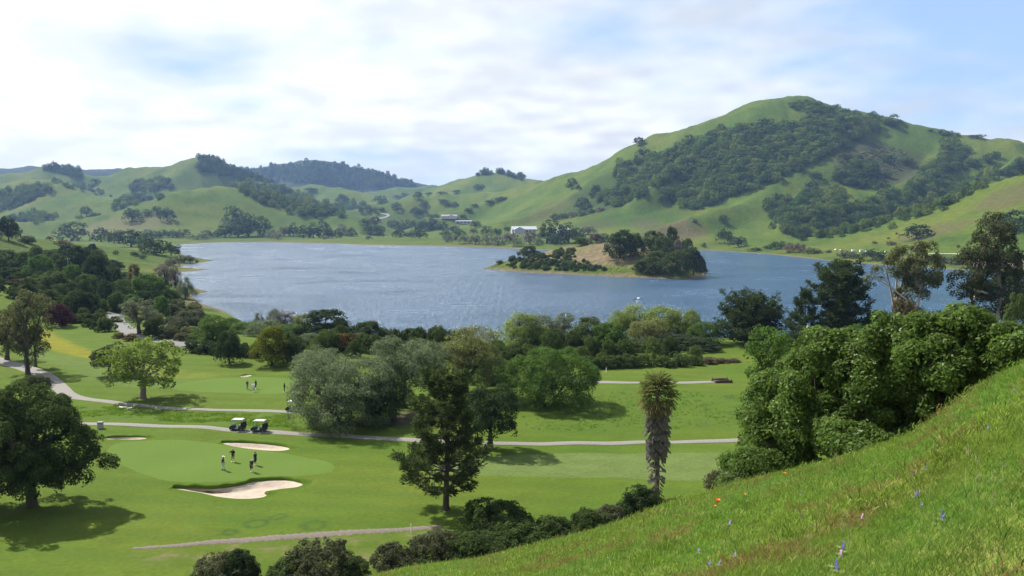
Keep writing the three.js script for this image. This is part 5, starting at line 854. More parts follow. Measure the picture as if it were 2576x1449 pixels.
function golfCart(label, at, turn) {                                         // front towards -x
  const o = thing('golf_cart', label, 'golf cart', at, turn, 'golf carts parked on the paths'); o.scale.setScalar(0.92);
  mesh('body', merged([profile([[-1.15, 0.28], [1.15, 0.28], [1.15, 0.62], [0.98, 0.68], [0.35, 0.68], [0.30, 0.36], [-0.45, 0.36], [-0.58, 0.78], [-0.78, 0.86], [-1.12, 0.62], [-1.2, 0.42]], 1.12, 0, 0, 0, 0.05)]), M.navy, o);
  mesh('seat', box(0.6, 0.14, 1.02, 0.42, 0.76, 0, 0.05), M.seat, o);
  mesh('backrest', profile([[0, 0], [0.13, 0], [0.25, 0.48], [0.14, 0.5]], 1.02, 0.66, 0.82, 0, 0.03), M.black, o);
  mesh('bag_rack', merged([box(0.42, 0.06, 1.0, 1.1, 0.55, 0, 0.02), rod([0.95, 0.6, -0.45], [1.08, 1.28, -0.45], 0.02), rod([0.95, 0.6, 0.45], [1.08, 1.28, 0.45], 0.02), rod([1.08, 1.28, -0.45], [1.08, 1.28, 0.45], 0.02)]), M.black, o);
  mesh('roof', profile([[-0.72, 0], [0.98, 0], [1.0, 0.06], [0.85, 0.11], [-0.6, 0.11], [-0.74, 0.06]], 1.16, 0, 1.74, 0, 0.03), M.roof, o);
  for (const z of [-0.5, 0.5]) { mesh('roof_post', rod([-0.78, 0.8, z], [-0.58, 1.76, z], 0.022), M.black, o); mesh('roof_post', rod([0.92, 0.7, z], [0.82, 1.76, z], 0.022), M.black, o); }
  const w = new THREE.BoxGeometry(0.012, 0.86, 0.94); w.rotateZ(-0.21); w.translate(-0.70, 1.28, 0); mesh('windshield', w, M.pane, o);
  mesh('steering_wheel', merged([new THREE.TorusGeometry(0.17, 0.018, 6, 16).rotateY(1.57).rotateZ(-0.6).translate(-0.22, 1.0, 0.28), rod([-0.5, 0.72, 0.28], [-0.22, 1.0, 0.28], 0.02)]), M.black, o);
  for (const [x, z] of [[-0.82, -0.5], [-0.82, 0.5], [0.78, -0.5], [0.78, 0.5]]) { const t = mesh('wheel', new THREE.TorusGeometry(0.165, 0.075, 8, 18).translate(x, 0.24, z), M.rubber, o); mesh('rim', new THREE.CylinderGeometry(0.11, 0.11, 0.09, 14).rotateX(Math.PI / 2).translate(x, 0.24, z), M.steel, t); }
  for (const z of [-0.35, 0.35]) mesh('headlight', new THREE.SphereGeometry(0.07, 10, 8).scale(0.5, 0.8, 1.2).translate(-1.17, 0.55, z), M.roof, o);
  return o;
}
function golfBag(label, cart, z) {
  const o = thing('golf_bag', label, 'golf bag', cart.localToWorld(V(1.14, 0.6, z)), cart.rotation.y, 'golf bags on the carts');
  mesh('bag', new THREE.CylinderGeometry(0.15, 0.13, 0.85, 12).rotateZ(-0.12).translate(0.05, 0.42, 0), M.bag, o);
  mesh('pocket', new THREE.SphereGeometry(0.14, 10, 8).scale(0.7, 1.5, 1).translate(0.18, 0.3, 0), M.bag, o);
  for (let i = 0; i < 5; i++) { const c = mesh('golf_club', rod([0.1, 0.8, (i - 2) * 0.045], [0.12 + 0.03 * (i % 2), 1.02 + 0.05 * (i % 3), (i - 2) * 0.06], 0.008, 5), M.steel, o); mesh('club_head', new THREE.SphereGeometry(0.035, 8, 6).scale(1.4, 0.8, 0.8).translate(0.12, 1.04 + 0.05 * (i % 3), (i - 2) * 0.06), M.black, c); }
}
const onGround = (px, py) => { const [x, d] = ground(px, py); return V(x, dug(x, d), -d); };
for (const [px, py, turn, label, which] of [[598, 1083, -0.10, 'left of two golf carts standing together on the path', 'left'], [652, 1086.5, -0.10, 'right of two golf carts standing together on the path', 'right'], [737, 1035, -0.06, 'golf cart half hidden by the large grey-green willow', 'half hidden']]) {
  const at = onGround(px, py); at.y += 0.06; const c = golfCart(label, at, turn); c.updateMatrixWorld(true);
  golfBag('dark golf bag at the far side of the rack of the ' + which + ' cart', c, -0.25); golfBag('dark golf bag at the near side of the rack of the ' + which + ' cart', c, 0.25);
}

// ---------------------------------------------------------------- golfers
const skinTone = plain(0.36, 0.22, 0.15, 0.6), cloth = (r, g, b) => plain(r, g, b, 0.9);
function flesh(bones, size = 2.0, res = 88, k = 0.035, clip) {              // one smooth skin over tapered bones [a, b, ra, rb]
  const mc = new MarchingCubes(res, skinTone, false, false, 60000); mc.isolation = 0; mc.field.fill(-1);
  const half = res / 2, scale = size / 2;
  const B = bones.map(([a, b, ra, rb]) => { const e = [b[0] - a[0], b[1] - a[1], b[2] - a[2]]; return [a, e, e[0] ** 2 + e[1] ** 2 + e[2] ** 2 || 1e-9, ra, rb]; });
  for (let zi = 1; zi < res - 1; zi++) for (let yi = 1; yi < res - 1; yi++) for (let xi = 1; xi < res - 1; xi++) {
    const x = (xi - half) / half * scale, y = (yi - half) / half * scale + scale - 0.06, z = (zi - half) / half * scale;
    if (Math.abs(x) > 0.62 || Math.abs(z) > 0.5) continue;
    let best = 1;
    for (const [a, e, ee, ra, rb] of B) {
      const px = x - a[0], py = y - a[1], pz = z - a[2], t = clamp((px * e[0] + py * e[1] + pz * e[2]) / ee), q = Math.hypot(px - e[0] * t, py - e[1] * t, pz - e[2] * t) - lerp(ra, rb, t);
      const h = Math.max(k - Math.abs(best - q), 0); best = Math.min(best, q) - h * h / (4 * k);
    }
    if (clip) best = Math.max(best, clip(x, y, z));
    mc.field[zi * res * res + yi * res + xi] = -best;
  }
  mc.update();
  const n = mc.count, g = new THREE.BufferGeometry(), p = mc.positionArray.slice(0, n * 3), nn = mc.normalArray.slice(0, n * 3);
  for (let i = 0; i < n; i++) { p[i * 3] *= scale; p[i * 3 + 1] = p[i * 3 + 1] * scale + scale - 0.06; p[i * 3 + 2] *= scale; const l = Math.hypot(nn[i * 3], nn[i * 3 + 1], nn[i * 3 + 2]) || 1; for (let c = 0; c < 3; c++) nn[i * 3 + c] /= l; }
  g.setAttribute('position', new THREE.BufferAttribute(p, 3)); g.setAttribute('normal', new THREE.BufferAttribute(nn, 3));
  return g;
}
/* faces +x; bend: how far the trunk leans forward; arms: [left hand, right hand] as offsets from the shoulders */
function golfer(label, px, py, turn, { shirt, legs, shorts = true, bend = 0.06, hands = [[0.1, -0.58, 0.06], [0.12, -0.57, -0.05]], step = 0.08, cap, hair = [0.03, 0.022, 0.016], elbow = [[-0.08, 0.04], [-0.08, -0.04]] }) {
  const hip = [0, 0.93, 0], s = Math.sin(bend), c = Math.cos(bend), up = (l, f = 0, z = 0) => [s * l + c * f, 0.93 + c * l - s * f, z];
  const chest = up(0.34), neck = up(0.53), skull = up(0.70, 0.03 + bend * 0.12), sh = [up(0.47, 0, 0.185), up(0.47, 0, -0.185)];
  const hipJ = [[0, 0.9, 0.095], [0, 0.9, -0.095]], ankle = [[step, 0.08, 0.13], [-step, 0.08, -0.13]], knee = [[step * 0.7 + 0.04 + bend * 0.12, 0.49, 0.115], [-step * 0.4 + 0.04 + bend * 0.12, 0.49, -0.115]];
  const hand = [0, 1].map((i) => sh[i].map((v, k) => v + hands[i][k])), elb = [0, 1].map((i) => [lerp(sh[i][0], hand[i][0], 0.5) + elbow[i][0], lerp(sh[i][1], hand[i][1], 0.5) - 0.01, lerp(sh[i][2], hand[i][2], 0.5) + elbow[i][1]]);
  const mid = (a, b, t) => a.map((v, k) => lerp(v, b[k], t)), bones = [[hip, chest, 0.135, 0.145], [chest, up(0.46), 0.145, 0.11], [neck, up(0.62, 0.02), 0.058, 0.055], [skull, up(0.76, 0.02 + bend * 0.12), 0.086, 0.096], [up(0.66, 0.05 + bend * 0.12), up(0.63, 0.07 + bend * 0.12), 0.062, 0.045], [up(0.70, 0.115 + bend * 0.12), up(0.675, 0.13 + bend * 0.12), 0.012, 0.018], [up(0.69, 0.02, 0.092), up(0.71, 0.01, 0.096), 0.016, 0.02], [up(0.69, 0.02, -0.092), up(0.71, 0.01, -0.096), 0.016, 0.02]];
  for (let i = 0; i < 2; i++) {
    bones.push([chest, sh[i], 0.09, 0.068], [sh[i], elb[i], 0.054, 0.042], [elb[i], hand[i], 0.041, 0.028], [hipJ[i], knee[i], 0.088, 0.058], [knee[i], ankle[i], 0.056, 0.036], [ankle[i], [ankle[i][0] + 0.14, 0.04, ankle[i][2]], 0.04, 0.035]);
    const dir = mid(elb[i], hand[i], 1).map((v, k) => v - elb[i][k]), l = Math.hypot(...dir), u = dir.map((v) => v / l), palm = hand[i].map((v, k) => v + u[k] * 0.06);
    bones.push([hand[i], palm, 0.026, 0.030]);
    for (let f = 0; f < 4; f++) { const root = palm.map((v, k) => v + [0.012 * (f - 1.5), 0, 0.004 * f][k]), tip = root.map((v, k) => v + u[k] * (0.055 + 0.012 * (f === 1 || f === 2)) + (k === 0 ? 0.012 : 0)); bones.push([root, tip, 0.010, 0.008]); }
    bones.push([hand[i].map((v, k) => v + u[k] * 0.02 + (k === 0 ? 0.02 : 0)), hand[i].map((v, k) => v + u[k] * 0.06 + (k === 0 ? 0.045 : 0)), 0.012, 0.010]);
  }
  const at = onGround(px, py); at.y += 0.03; const o = thing('person', label, 'person', at, turn);
  mesh('body', flesh(bones), skinTone, o);
  const grow = (list, r) => list.map(([a, b, ra, rb]) => [a, b, ra + r, rb + r]);
  mesh('shirt', flesh(grow([[up(-0.06), chest, 0.145, 0.152], [chest, up(0.46), 0.15, 0.115], [chest, sh[0], 0.095, 0.075], [chest, sh[1], 0.095, 0.075], [sh[0], mid(sh[0], elb[0], 0.75), 0.062, 0.056], [sh[1], mid(sh[1], elb[1], 0.75), 0.062, 0.056], [up(0.46), up(0.53), 0.07, 0.062]], 0.012)), cloth(...shirt), o);
  mesh(shorts ? 'shorts' : 'trousers', flesh(grow([[hip, up(0.08), 0.142, 0.14], ...[0, 1].flatMap((i) => shorts ? [[hipJ[i], mid(hipJ[i], knee[i], 0.95), 0.096, 0.078]] : [[hipJ[i], knee[i], 0.096, 0.068], [knee[i], mid(knee[i], ankle[i], 0.95), 0.066, 0.054]])], 0.012)), cloth(...legs), o);
  for (let i = 0; i < 2; i++) mesh('shoe', new THREE.SphereGeometry(1, 12, 8).scale(0.145, 0.05, 0.055).translate(ankle[i][0] + 0.06, 0.045, ankle[i][2]), cloth(...(cap && cap[0] > 0.5 ? [0.02, 0.02, 0.02] : [0.6, 0.6, 0.58])), o);
  const h = up(0.755, 0.005 + bend * 0.12);
  mesh('hair', new THREE.SphereGeometry(0.105, 16, 10, 0, 6.29, 0, 1.75).rotateZ(0.3 - bend).translate(h[0] - 0.012, h[1], 0), cloth(...hair), o);
  for (const z of [-0.035, 0.035]) { const e = up(0.715, 0.105 + bend * 0.12, z); mesh('eye', new THREE.SphereGeometry(0.010, 8, 6).translate(...e), M.black, o); }
  const m = up(0.635, 0.105 + bend * 0.12); mesh('mouth', new THREE.SphereGeometry(1, 8, 6).scale(0.008, 0.006, 0.022).translate(...m), cloth(0.25, 0.09, 0.08), o);
  if (cap) { const g = merged([new THREE.SphereGeometry(0.112, 16, 8, 0, 6.29, 0, 1.5), new THREE.CylinderGeometry(0.1, 0.1, 0.012, 16).scale(1.1, 1, 0.8).translate(0.1, 0.01, 0)]); g.rotateZ(-bend); g.translate(h[0], h[1] + 0.012, 0); mesh('cap', g, cloth(...cap), o); }
  return o;
}
const DARK = [0.014, 0.015, 0.018];
golfer('golfer in black top, pale trousers and white cap at the left of the near green', 561, 1183, 0.4, { shirt: DARK, legs: [0.42, 0.44, 0.46], shorts: false, cap: [0.8, 0.8, 0.78], step: 0.14, hands: [[0.12, -0.5, 0.02], [0.2, -0.46, 0.1]] });
golfer('golfer in black shirt and khaki shorts with a hand on the hip', 586, 1162, -1.4, { shirt: [0.01, 0.01, 0.011], legs: [0.26, 0.20, 0.13], hands: [[0.0, -0.30, 0.06], [0.05, -0.58, -0.05]], elbow: [[-0.05, 0.2], [-0.05, -0.04]], step: 0.02 });
golfer('golfer in dark clothes bending forward over a putt on the near green', 632, 1187, -0.9, { shirt: [0.02, 0.023, 0.03], legs: [0.018, 0.02, 0.024], bend: 0.5, hands: [[0.22, -0.52, -0.12], [0.22, -0.54, 0.12]], step: 0.1, cap: [0.3, 0.32, 0.34] });
golfer('golfer standing in black shirt and dark shorts at the right of the near green', 643, 1171, 2.6, { shirt: [0.016, 0.016, 0.02], legs: [0.012, 0.012, 0.014], hands: [[0.2, -0.46, -0.08], [0.2, -0.48, 0.08]], step: 0.06 });
golfer('distant golfer in dark grey top at the left of the group on the far green', 622, 980, -0.6, { shirt: [0.05, 0.07, 0.08], legs: [0.2, 0.24, 0.26], shorts: false, hands: [[0.15, -0.5, 0], [0.15, -0.5, 0]] });
golfer('distant golfer in a white shirt on the far green', 638, 986, -1.2, { shirt: [0.72, 0.73, 0.76], legs: [0.35, 0.37, 0.42], shorts: false, step: 0.12 });
golfer('distant golfer in dark red top behind the white shirt on the far green', 644, 979, 2.9, { shirt: [0.06, 0.02, 0.025], legs: [0.02, 0.022, 0.03], step: 0.08 });
golfer('distant golfer in dark clothes alone at the right of the far green', 716, 987, 3.0, { shirt: [0.03, 0.045, 0.04], legs: [0.07, 0.08, 0.08], shorts: false, hands: [[0.12, -0.5, 0.04], [0.2, -0.45, 0]] });

// ---------------------------------------------------------------- the fan palm
{
  const [bx, bd] = [withDepth(1651, 1230, 83)[0], 83], by = surface(bx, bd) - 0.2, top = EYE + ray(1651, 985)[1] * bd - by, o = thing('palm_tree', 'shaggy fan palm with a long skirt of dead fronds', 'palm tree', V(bx, by, -bd)), R = rng(91);
  const T = new Wood(); T.limb(Array.from({ length: 9 }, (_, i) => [Math.sin(i * 0.5) * 0.05, i / 8 * top, 0]), 0.30, 0.22, 10); mesh('trunk', T.geometry(), plain(0.11, 0.085, 0.07, 1), o);
  const blade = (seed, petiole, radius, fold, droop, arc) => {               // a fan leaf along +x: stalk, then pleated fingers with drooping tips
    const F = new Leaves(), r = rng(seed); F.add(petiole / 2, 0, 0, petiole / 2, 0.02, 0, 0, 0, 0.03, 1, 1, 1);
    for (let i = 0; i < 15; i++) { const a = (i / 14 - 0.5) * arc, len = radius * (0.8 + 0.3 * r()) * (1 - 0.18 * Math.abs(a) / arc), c = Math.cos(a), s = Math.sin(a), k = 0.8 + 0.4 * r(), f = fold * (i % 2 ? 1 : -1); F.add(petiole + c * len * 0.3, -Math.abs(s) * 0.05, s * len * 0.3, c * len * 0.32, -0.02, s * len * 0.32, -s * 0.05, f, c * 0.05, k, k, k); F.add(petiole + c * len * 0.78, -droop * len * 0.22, s * len * 0.78, c * len * 0.26, -droop * len * 0.3, s * len * 0.26, -s * 0.035, f, c * 0.035, k * 1.15, k * 1.15, k); }
    return F.geometry();
  };
  leafTone('frond', 0.100, 0.115, 0.036, 0.2, 1); leafTone('dryfrond', 0.180, 0.172, 0.172, 0.15, 1); leafTone('halfdry', 0.17, 0.145, 0.07, 0.15, 1);
  const live = lots(3, (i) => blade(400 + i, 0.75, 0.95, 0.03, 0.5, 3.6)), dead = lots(3, (i) => blade(410 + i, 0.6, 0.8, 0.06, 0.2, 1.3));
  const put = (name, g, tone, y, a, tilt, s) => { const m = mesh(name, g, tones[tone], o); m.position.set(Math.cos(a) * 0.18, y, -Math.sin(a) * 0.18); m.rotation.set(0, a, tilt, 'YXZ'); m.scale.setScalar(s); };
  for (let i = 0; i < 76; i++) { const t = i / 75; put('frond', live[i % 3], t > 0.8 ? 'halfdry' : 'frond', top + 0.25 - t * 1.25, i * 2.4 + R() * 0.4, 1.3 - t * 2.0 + (R() - 0.5) * 0.3, 1.12 + 0.3 * R()); }
  for (let i = 0; i < 190; i++) { const t = i / 189, y = t < 0.72 ? lerp(top - 0.6, top * 0.56, t / 0.72) : lerp(top * 0.56, top * 0.12, (t - 0.72) / 0.28); put('dead_frond', dead[i % 3], 'dryfrond', y, i * 2.4 + R(), (t < 0.72 ? -0.66 - 0.5 * R() : -0.5 - 0.45 * R()), (t < 0.72 ? 1.25 : 0.95 - 1.3 * (t - 0.72)) * (0.8 + 0.35 * R())); }
}

// ---------------------------------------------------------------- small things on the course
{
  let at = onGround(253, 1078), o = thing('litter_bin', 'grey boxy litter bin by the path right of the big oak', 'bin', at, 0.3);
  mesh('bin_body', box(0.75, 0.85, 0.7, 0, 0.45, 0, 0.04), plain(0.22, 0.24, 0.27, 0.6), o); mesh('lid', profile([[-0.42, 0], [0.42, 0], [0.36, 0.1], [-0.36, 0.14]], 0.78, 0, 0.9, 0, 0.02), plain(0.12, 0.13, 0.15, 0.5), o);
  at = onGround(1034, 1340); o = thing('marker_post', 'thin white marker post beside the dirt track', 'post', at); mesh('post', new THREE.CylinderGeometry(0.035, 0.04, 0.85, 10).translate(0, 0.42, 0), plain(0.8, 0.8, 0.8, 0.6), o); mesh('cap', new THREE.SphereGeometry(0.05, 10, 8).translate(0, 0.86, 0), plain(0.8, 0.8, 0.8, 0.6), o);
  at = onGround(1525, 968); at = onGround(1524, 962); 
  at = onGround(1525, 937); o = thing('marker_post', 'small white post at the foot of the clipped hedge', 'post', at); mesh('post', new THREE.CylinderGeometry(0.06, 0.06, 0.9, 10).translate(0, 0.45, 0), plain(0.8, 0.8, 0.8, 0.6), o); mesh('cap', new THREE.SphereGeometry(0.07, 10, 8).translate(0, 0.9, 0), plain(0.8, 0.8, 0.8, 0.6), o);
  at = onGround(1816, 961); o = thing('footbridge', 'low dark timber footbridge at the end of the thin path', 'footbridge', at, 0.15); const timber = plain(0.055, 0.035, 0.028, 0.9);
  for (let i = 0; i < 9; i++) mesh('plank', box(0.34, 0.06, 1.7, -1.48 + i * 0.37, 0.22, 0, 0.01), timber, o);
  for (const z of [-0.92, 0.92]) { mesh('side_beam', profile([[-1.75, 0], [1.75, 0], [1.75, 0.34], [0.9, 0.52], [-0.9, 0.52], [-1.75, 0.34]], 0.2, 0, 0.02, z, 0.03), timber, o); for (const x of [-1.5, 1.5]) mesh('post', box(0.16, 0.75, 0.16, x, 0.36, z * 1.12, 0.02), timber, o); }
  for (const [px, py, w, label] of [[309, 1025, 1.6, 'flat pale concrete slab in the weeds below the fresh green tree'], [328, 1026.5, 0.8, 'smaller pale concrete slab right of the other slab']]) { at = onGround(px, py); const m = mesh('concrete_slab', box(w, 0.12, 0.9, 0, 0.04, 0, 0.02), plain(0.5, 0.49, 0.46, 0.9), scene); m.position.copy(at); tag(m, label, 'slab'); }
}
// a float on the lake
{
  const [x, d] = onLevel(1607, 752), o = thing('float', 'small white-topped float with dark arms alone on the lake', 'float', V(x, 0.05, -d), 0.2); o.scale.setScalar(0.7);
  mesh('deck', box(3.2, 0.3, 2.6, 0, 0.15, 0, 0.05), plain(0.05, 0.05, 0.055, 0.7), o); mesh('cover', new THREE.SphereGeometry(0.95, 18, 10, 0, 6.29, 0, 1.57).scale(1.3, 0.75, 1).translate(-0.2, 0.28, 0), plain(0.75, 0.77, 0.8, 0.5), o);
  for (const s of [-1, 1]) { mesh('arm', rod([s * 1.4, 0.3, 0], [s * 3.6, 0.12, 0.3], 0.11), plain(0.04, 0.04, 0.045, 0.7), o); mesh('end_float', new THREE.SphereGeometry(0.3, 12, 8).scale(1.8, 0.7, 1).translate(s * 3.8, 0.1, 0.3), plain(0.05, 0.05, 0.055, 0.6), o); }
}
// ---------------------------------------------------------------- the farm across the lake
const roofMetal = plain(0.26, 0.285, 0.32, 0.5), wallGrey = plain(0.30, 0.32, 0.36, 0.8), wallPale = plain(0.38, 0.38, 0.37, 0.8), darkGlass = plain(0.03, 0.035, 0.045, 0.2);
function gable(o, w, depth, eave, rise, x, z, alongX, roof, wall) {          // a gabled block; the ridge runs along x or along z
  const L = alongX ? w : depth, S = alongX ? depth : w, make = (g) => { if (alongX) g.rotateY(Math.PI / 2); g.translate(x, 0, z); return g; };
  mesh('wall', make(profile([[-S / 2, -3], [S / 2, -3], [S / 2, eave], [0, eave + rise], [-S / 2, eave]], L, 0, 0, 0, 0.05)), wall, o);
  for (const s of [-1, 1]) { const q = profile([[0, eave + rise + 0.15], [s * (S / 2 + 0.9), eave - rise * 1.8 / S + 0.15], [s * (S / 2 + 0.9), eave - rise * 1.8 / S + 0.45], [0, eave + rise + 0.5]], L + 1.6, 0, 0, 0, 0.04); mesh('roof_panel', make(q), roof, o); }
}
{
  const place = (px, py, from = 1300) => { const [x, y, d] = hit(px, py, from); return [V(x, y, -d), d / FOCAL]; };
  let [at, k] = place(1319, 585); let o = thing('barn', 'long barn with a white metal roof in the trees across the lake', 'barn', at, 0.12);
  gable(o, 62 * k, 30 * k, 6.5, 5.5, 0, -12 * k, true, roofMetal, wallGrey); gable(o, 26 * k, 26 * k, 6, 5, -14 * k, 3 * k, false, roofMetal, wallGrey);
  for (let i = 0; i < 3; i++) mesh('door', box(5, 5, 0.2, (6 + i * 9) * k, 1.5, 3.3 * k, 0.04), darkGlass, o);
  [at, k] = place(1167, 561); o = thing('shed', 'low farm shed with a flat pale roof below the farmhouse', 'shed', at, -0.05); gable(o, 42 * k, 16 * k, 5, 1.6, 0, 0, true, roofMetal, wallGrey); for (let i = 0; i < 4; i++) mesh('door', box(6, 3.4, 0.2, (-14 + i * 9) * k, 1.6, 8.15 * k, 0.04), darkGlass, o);
  [at, k] = place(1130, 548); o = thing('farmhouse', 'grey roofed farmhouse on the slope across the lake', 'house', at, 0.05); gable(o, 38 * k, 14 * k, 4.5, 4.2, 0, 0, true, plain(0.17, 0.18, 0.23, 0.8), wallPale); gable(o, 14 * k, 18 * k, 4.5, 3.6, 6 * k, 0, false, plain(0.17, 0.18, 0.23, 0.8), wallPale);
  for (let i = 0; i < 5; i++) mesh('window', box(2.2, 1.8, 0.15, (-15 + i * 4.2) * k, 2.6, 7.1 * k, 0.03), darkGlass, o);
  mesh('chimney', box(1.2, 3, 1.2, -8 * k, 9, 0, 0.05), wallPale, o);
  [at, k] = place(1119, 550); const w = mesh('terrace_wall', merged([box(56 * k, 1.8, 0.8, 0, 0.4, 0, 0.05), ...lots(6, (i) => box(1.2, 2.4, 1.2, (-26 + i * 10.4) * k, 0.5, 0, 0.05))]), plain(0.6, 0.56, 0.5, 0.9), scene); w.position.copy(at); tag(w, 'pale terrace wall in front of the farmhouse', 'wall');
  [at, k] = place(1415, 588); o = thing('shed', 'white shed seen between the tall trees right of the barn', 'shed', at, 0.2); gable(o, 30 * k, 14 * k, 7, 3, 0, 0, true, roofMetal, wallPale); mesh('door', box(5, 4, 0.2, 0, 1.5, 7.2 * k, 0.04), darkGlass, o);
}
// parked cars and a rail along the right shore road
{
  const paint = plain(0.75, 0.76, 0.78, 0.3), silver = plain(0.4, 0.42, 0.45, 0.3);
  const car = (label, px, py, turn, m, van) => {
    const [x, y, d] = hit(px, py, 600), o = thing(van ? 'parked_van' : 'parked_car', label, van ? 'van' : 'car', V(x, y + 0.25, -d), turn, 'vehicles parked along the right shore'), h = van ? 2.1 : 1.45;
    mesh('body', profile(van ? [[-2.5, 0.3], [2.5, 0.3], [2.5, 1.1], [1.9, 1.25], [1.4, 2.05], [-2.45, 2.1]] : [[-2.2, 0.3], [2.2, 0.3], [2.25, 0.75], [1.2, 0.9], [0.6, 1.4], [-1.2, 1.42], [-1.9, 0.95], [-2.25, 0.85]], 1.75, 0, 0, 0, 0.08), m, o);
    mesh('side_window', profile(van ? [[-2.0, 1.3], [1.5, 1.3], [1.25, 1.85], [-2.0, 1.85]] : [[-1.5, 0.95], [0.85, 0.95], [0.5, 1.3], [-1.1, 1.32]], 1.80, 0, 0, 0, 0.03), darkGlass, o);
    for (const wx of [-1.4, 1.45]) for (const z of [-0.8, 0.8]) { const t = mesh('wheel', new THREE.TorusGeometry(0.24, 0.1, 8, 16).translate(wx, 0.34, z), M.rubber, o); mesh('rim', new THREE.CylinderGeometry(0.16, 0.16, 0.12, 12).rotateX(1.5708).translate(wx, 0.34, z), M.steel, t); }
    return h;
  };
  car('white car parked at the left of the row on the right shore', 2104, 630, 0.3, paint); car('silver car just right of the leftmost white car on the shore', 2117, 631, 0.2, silver); car('white van parked in the middle of the right shore', 2148, 633, 0.1, paint, true); car('white van parked left of the dark rounded shore oak', 2168, 634, 0.1, paint, true); car('silver car parked close right of the two white vans', 2181, 635, 0.1, silver); car('small silver car parked alone right of the shore oak', 2230, 636, 0.05, silver);
  const pts = smoothLine([[2335, 640], [2365, 640], [2400, 640.5], [2425, 641]].map(([a, b]) => { const s = hit(a, b, 500); return [s[0], s[2]]; }), 4), o = thing('guard_rail', 'thin white rail along the road on the right shore', 'guard rail', V(0, 0, 0)), white = plain(0.75, 0.74, 0.72, 0.6);
  for (let i = 0; i + 1 < pts.length; i++) { const [a, b] = [pts[i], pts[i + 1]], ya = land(a[0], a[1]), yb = land(b[0], b[1]); mesh('rail', rod([a[0], ya + 1, -a[1]], [b[0], yb + 1, -b[1]], 0.16, 6), white, o); mesh('post', rod([a[0], ya - 0.3, -a[1]], [a[0], ya + 1, -a[1]], 0.1, 6), white, o); }
}
// power poles
for (const [px, py, top, d, label] of [[2297, 546, 511, 0, 'pale power pole at the edge of the wood on the right hillside'], [2406, 508, 486, 0, 'power pole farther up the right hillside'], [172, 690, 648, 420, 'grey power pole in the shore wood on the left'], [1728, 600, 575, 0, 'thin power pole on the meadow behind the island']]) {
  const s = d ? (() => { const [a] = ray(px, py); return [a * d, land(a * d, d), d]; })() : hit(px, py, 700), h = EYE + ray(px, top)[1] * s[2] - s[1], o = thing('power_pole', label, 'power pole', V(s[0], s[1], -s[2])), wood = plain(0.24, 0.22, 0.2, 0.9);
  mesh('pole', new THREE.CylinderGeometry(0.16, 0.24, h, 8).translate(0, h / 2, 0), wood, o); mesh('crossarm', box(2.8, 0.2, 0.2, 0, h - 0.8, 0.2, 0.03), wood, o); for (const x of [-1.2, 0, 1.2]) mesh('insulator', new THREE.CylinderGeometry(0.08, 0.1, 0.3, 8).translate(x, h - 0.55, 0.2), plain(0.5, 0.5, 0.5, 0.4), o);
}

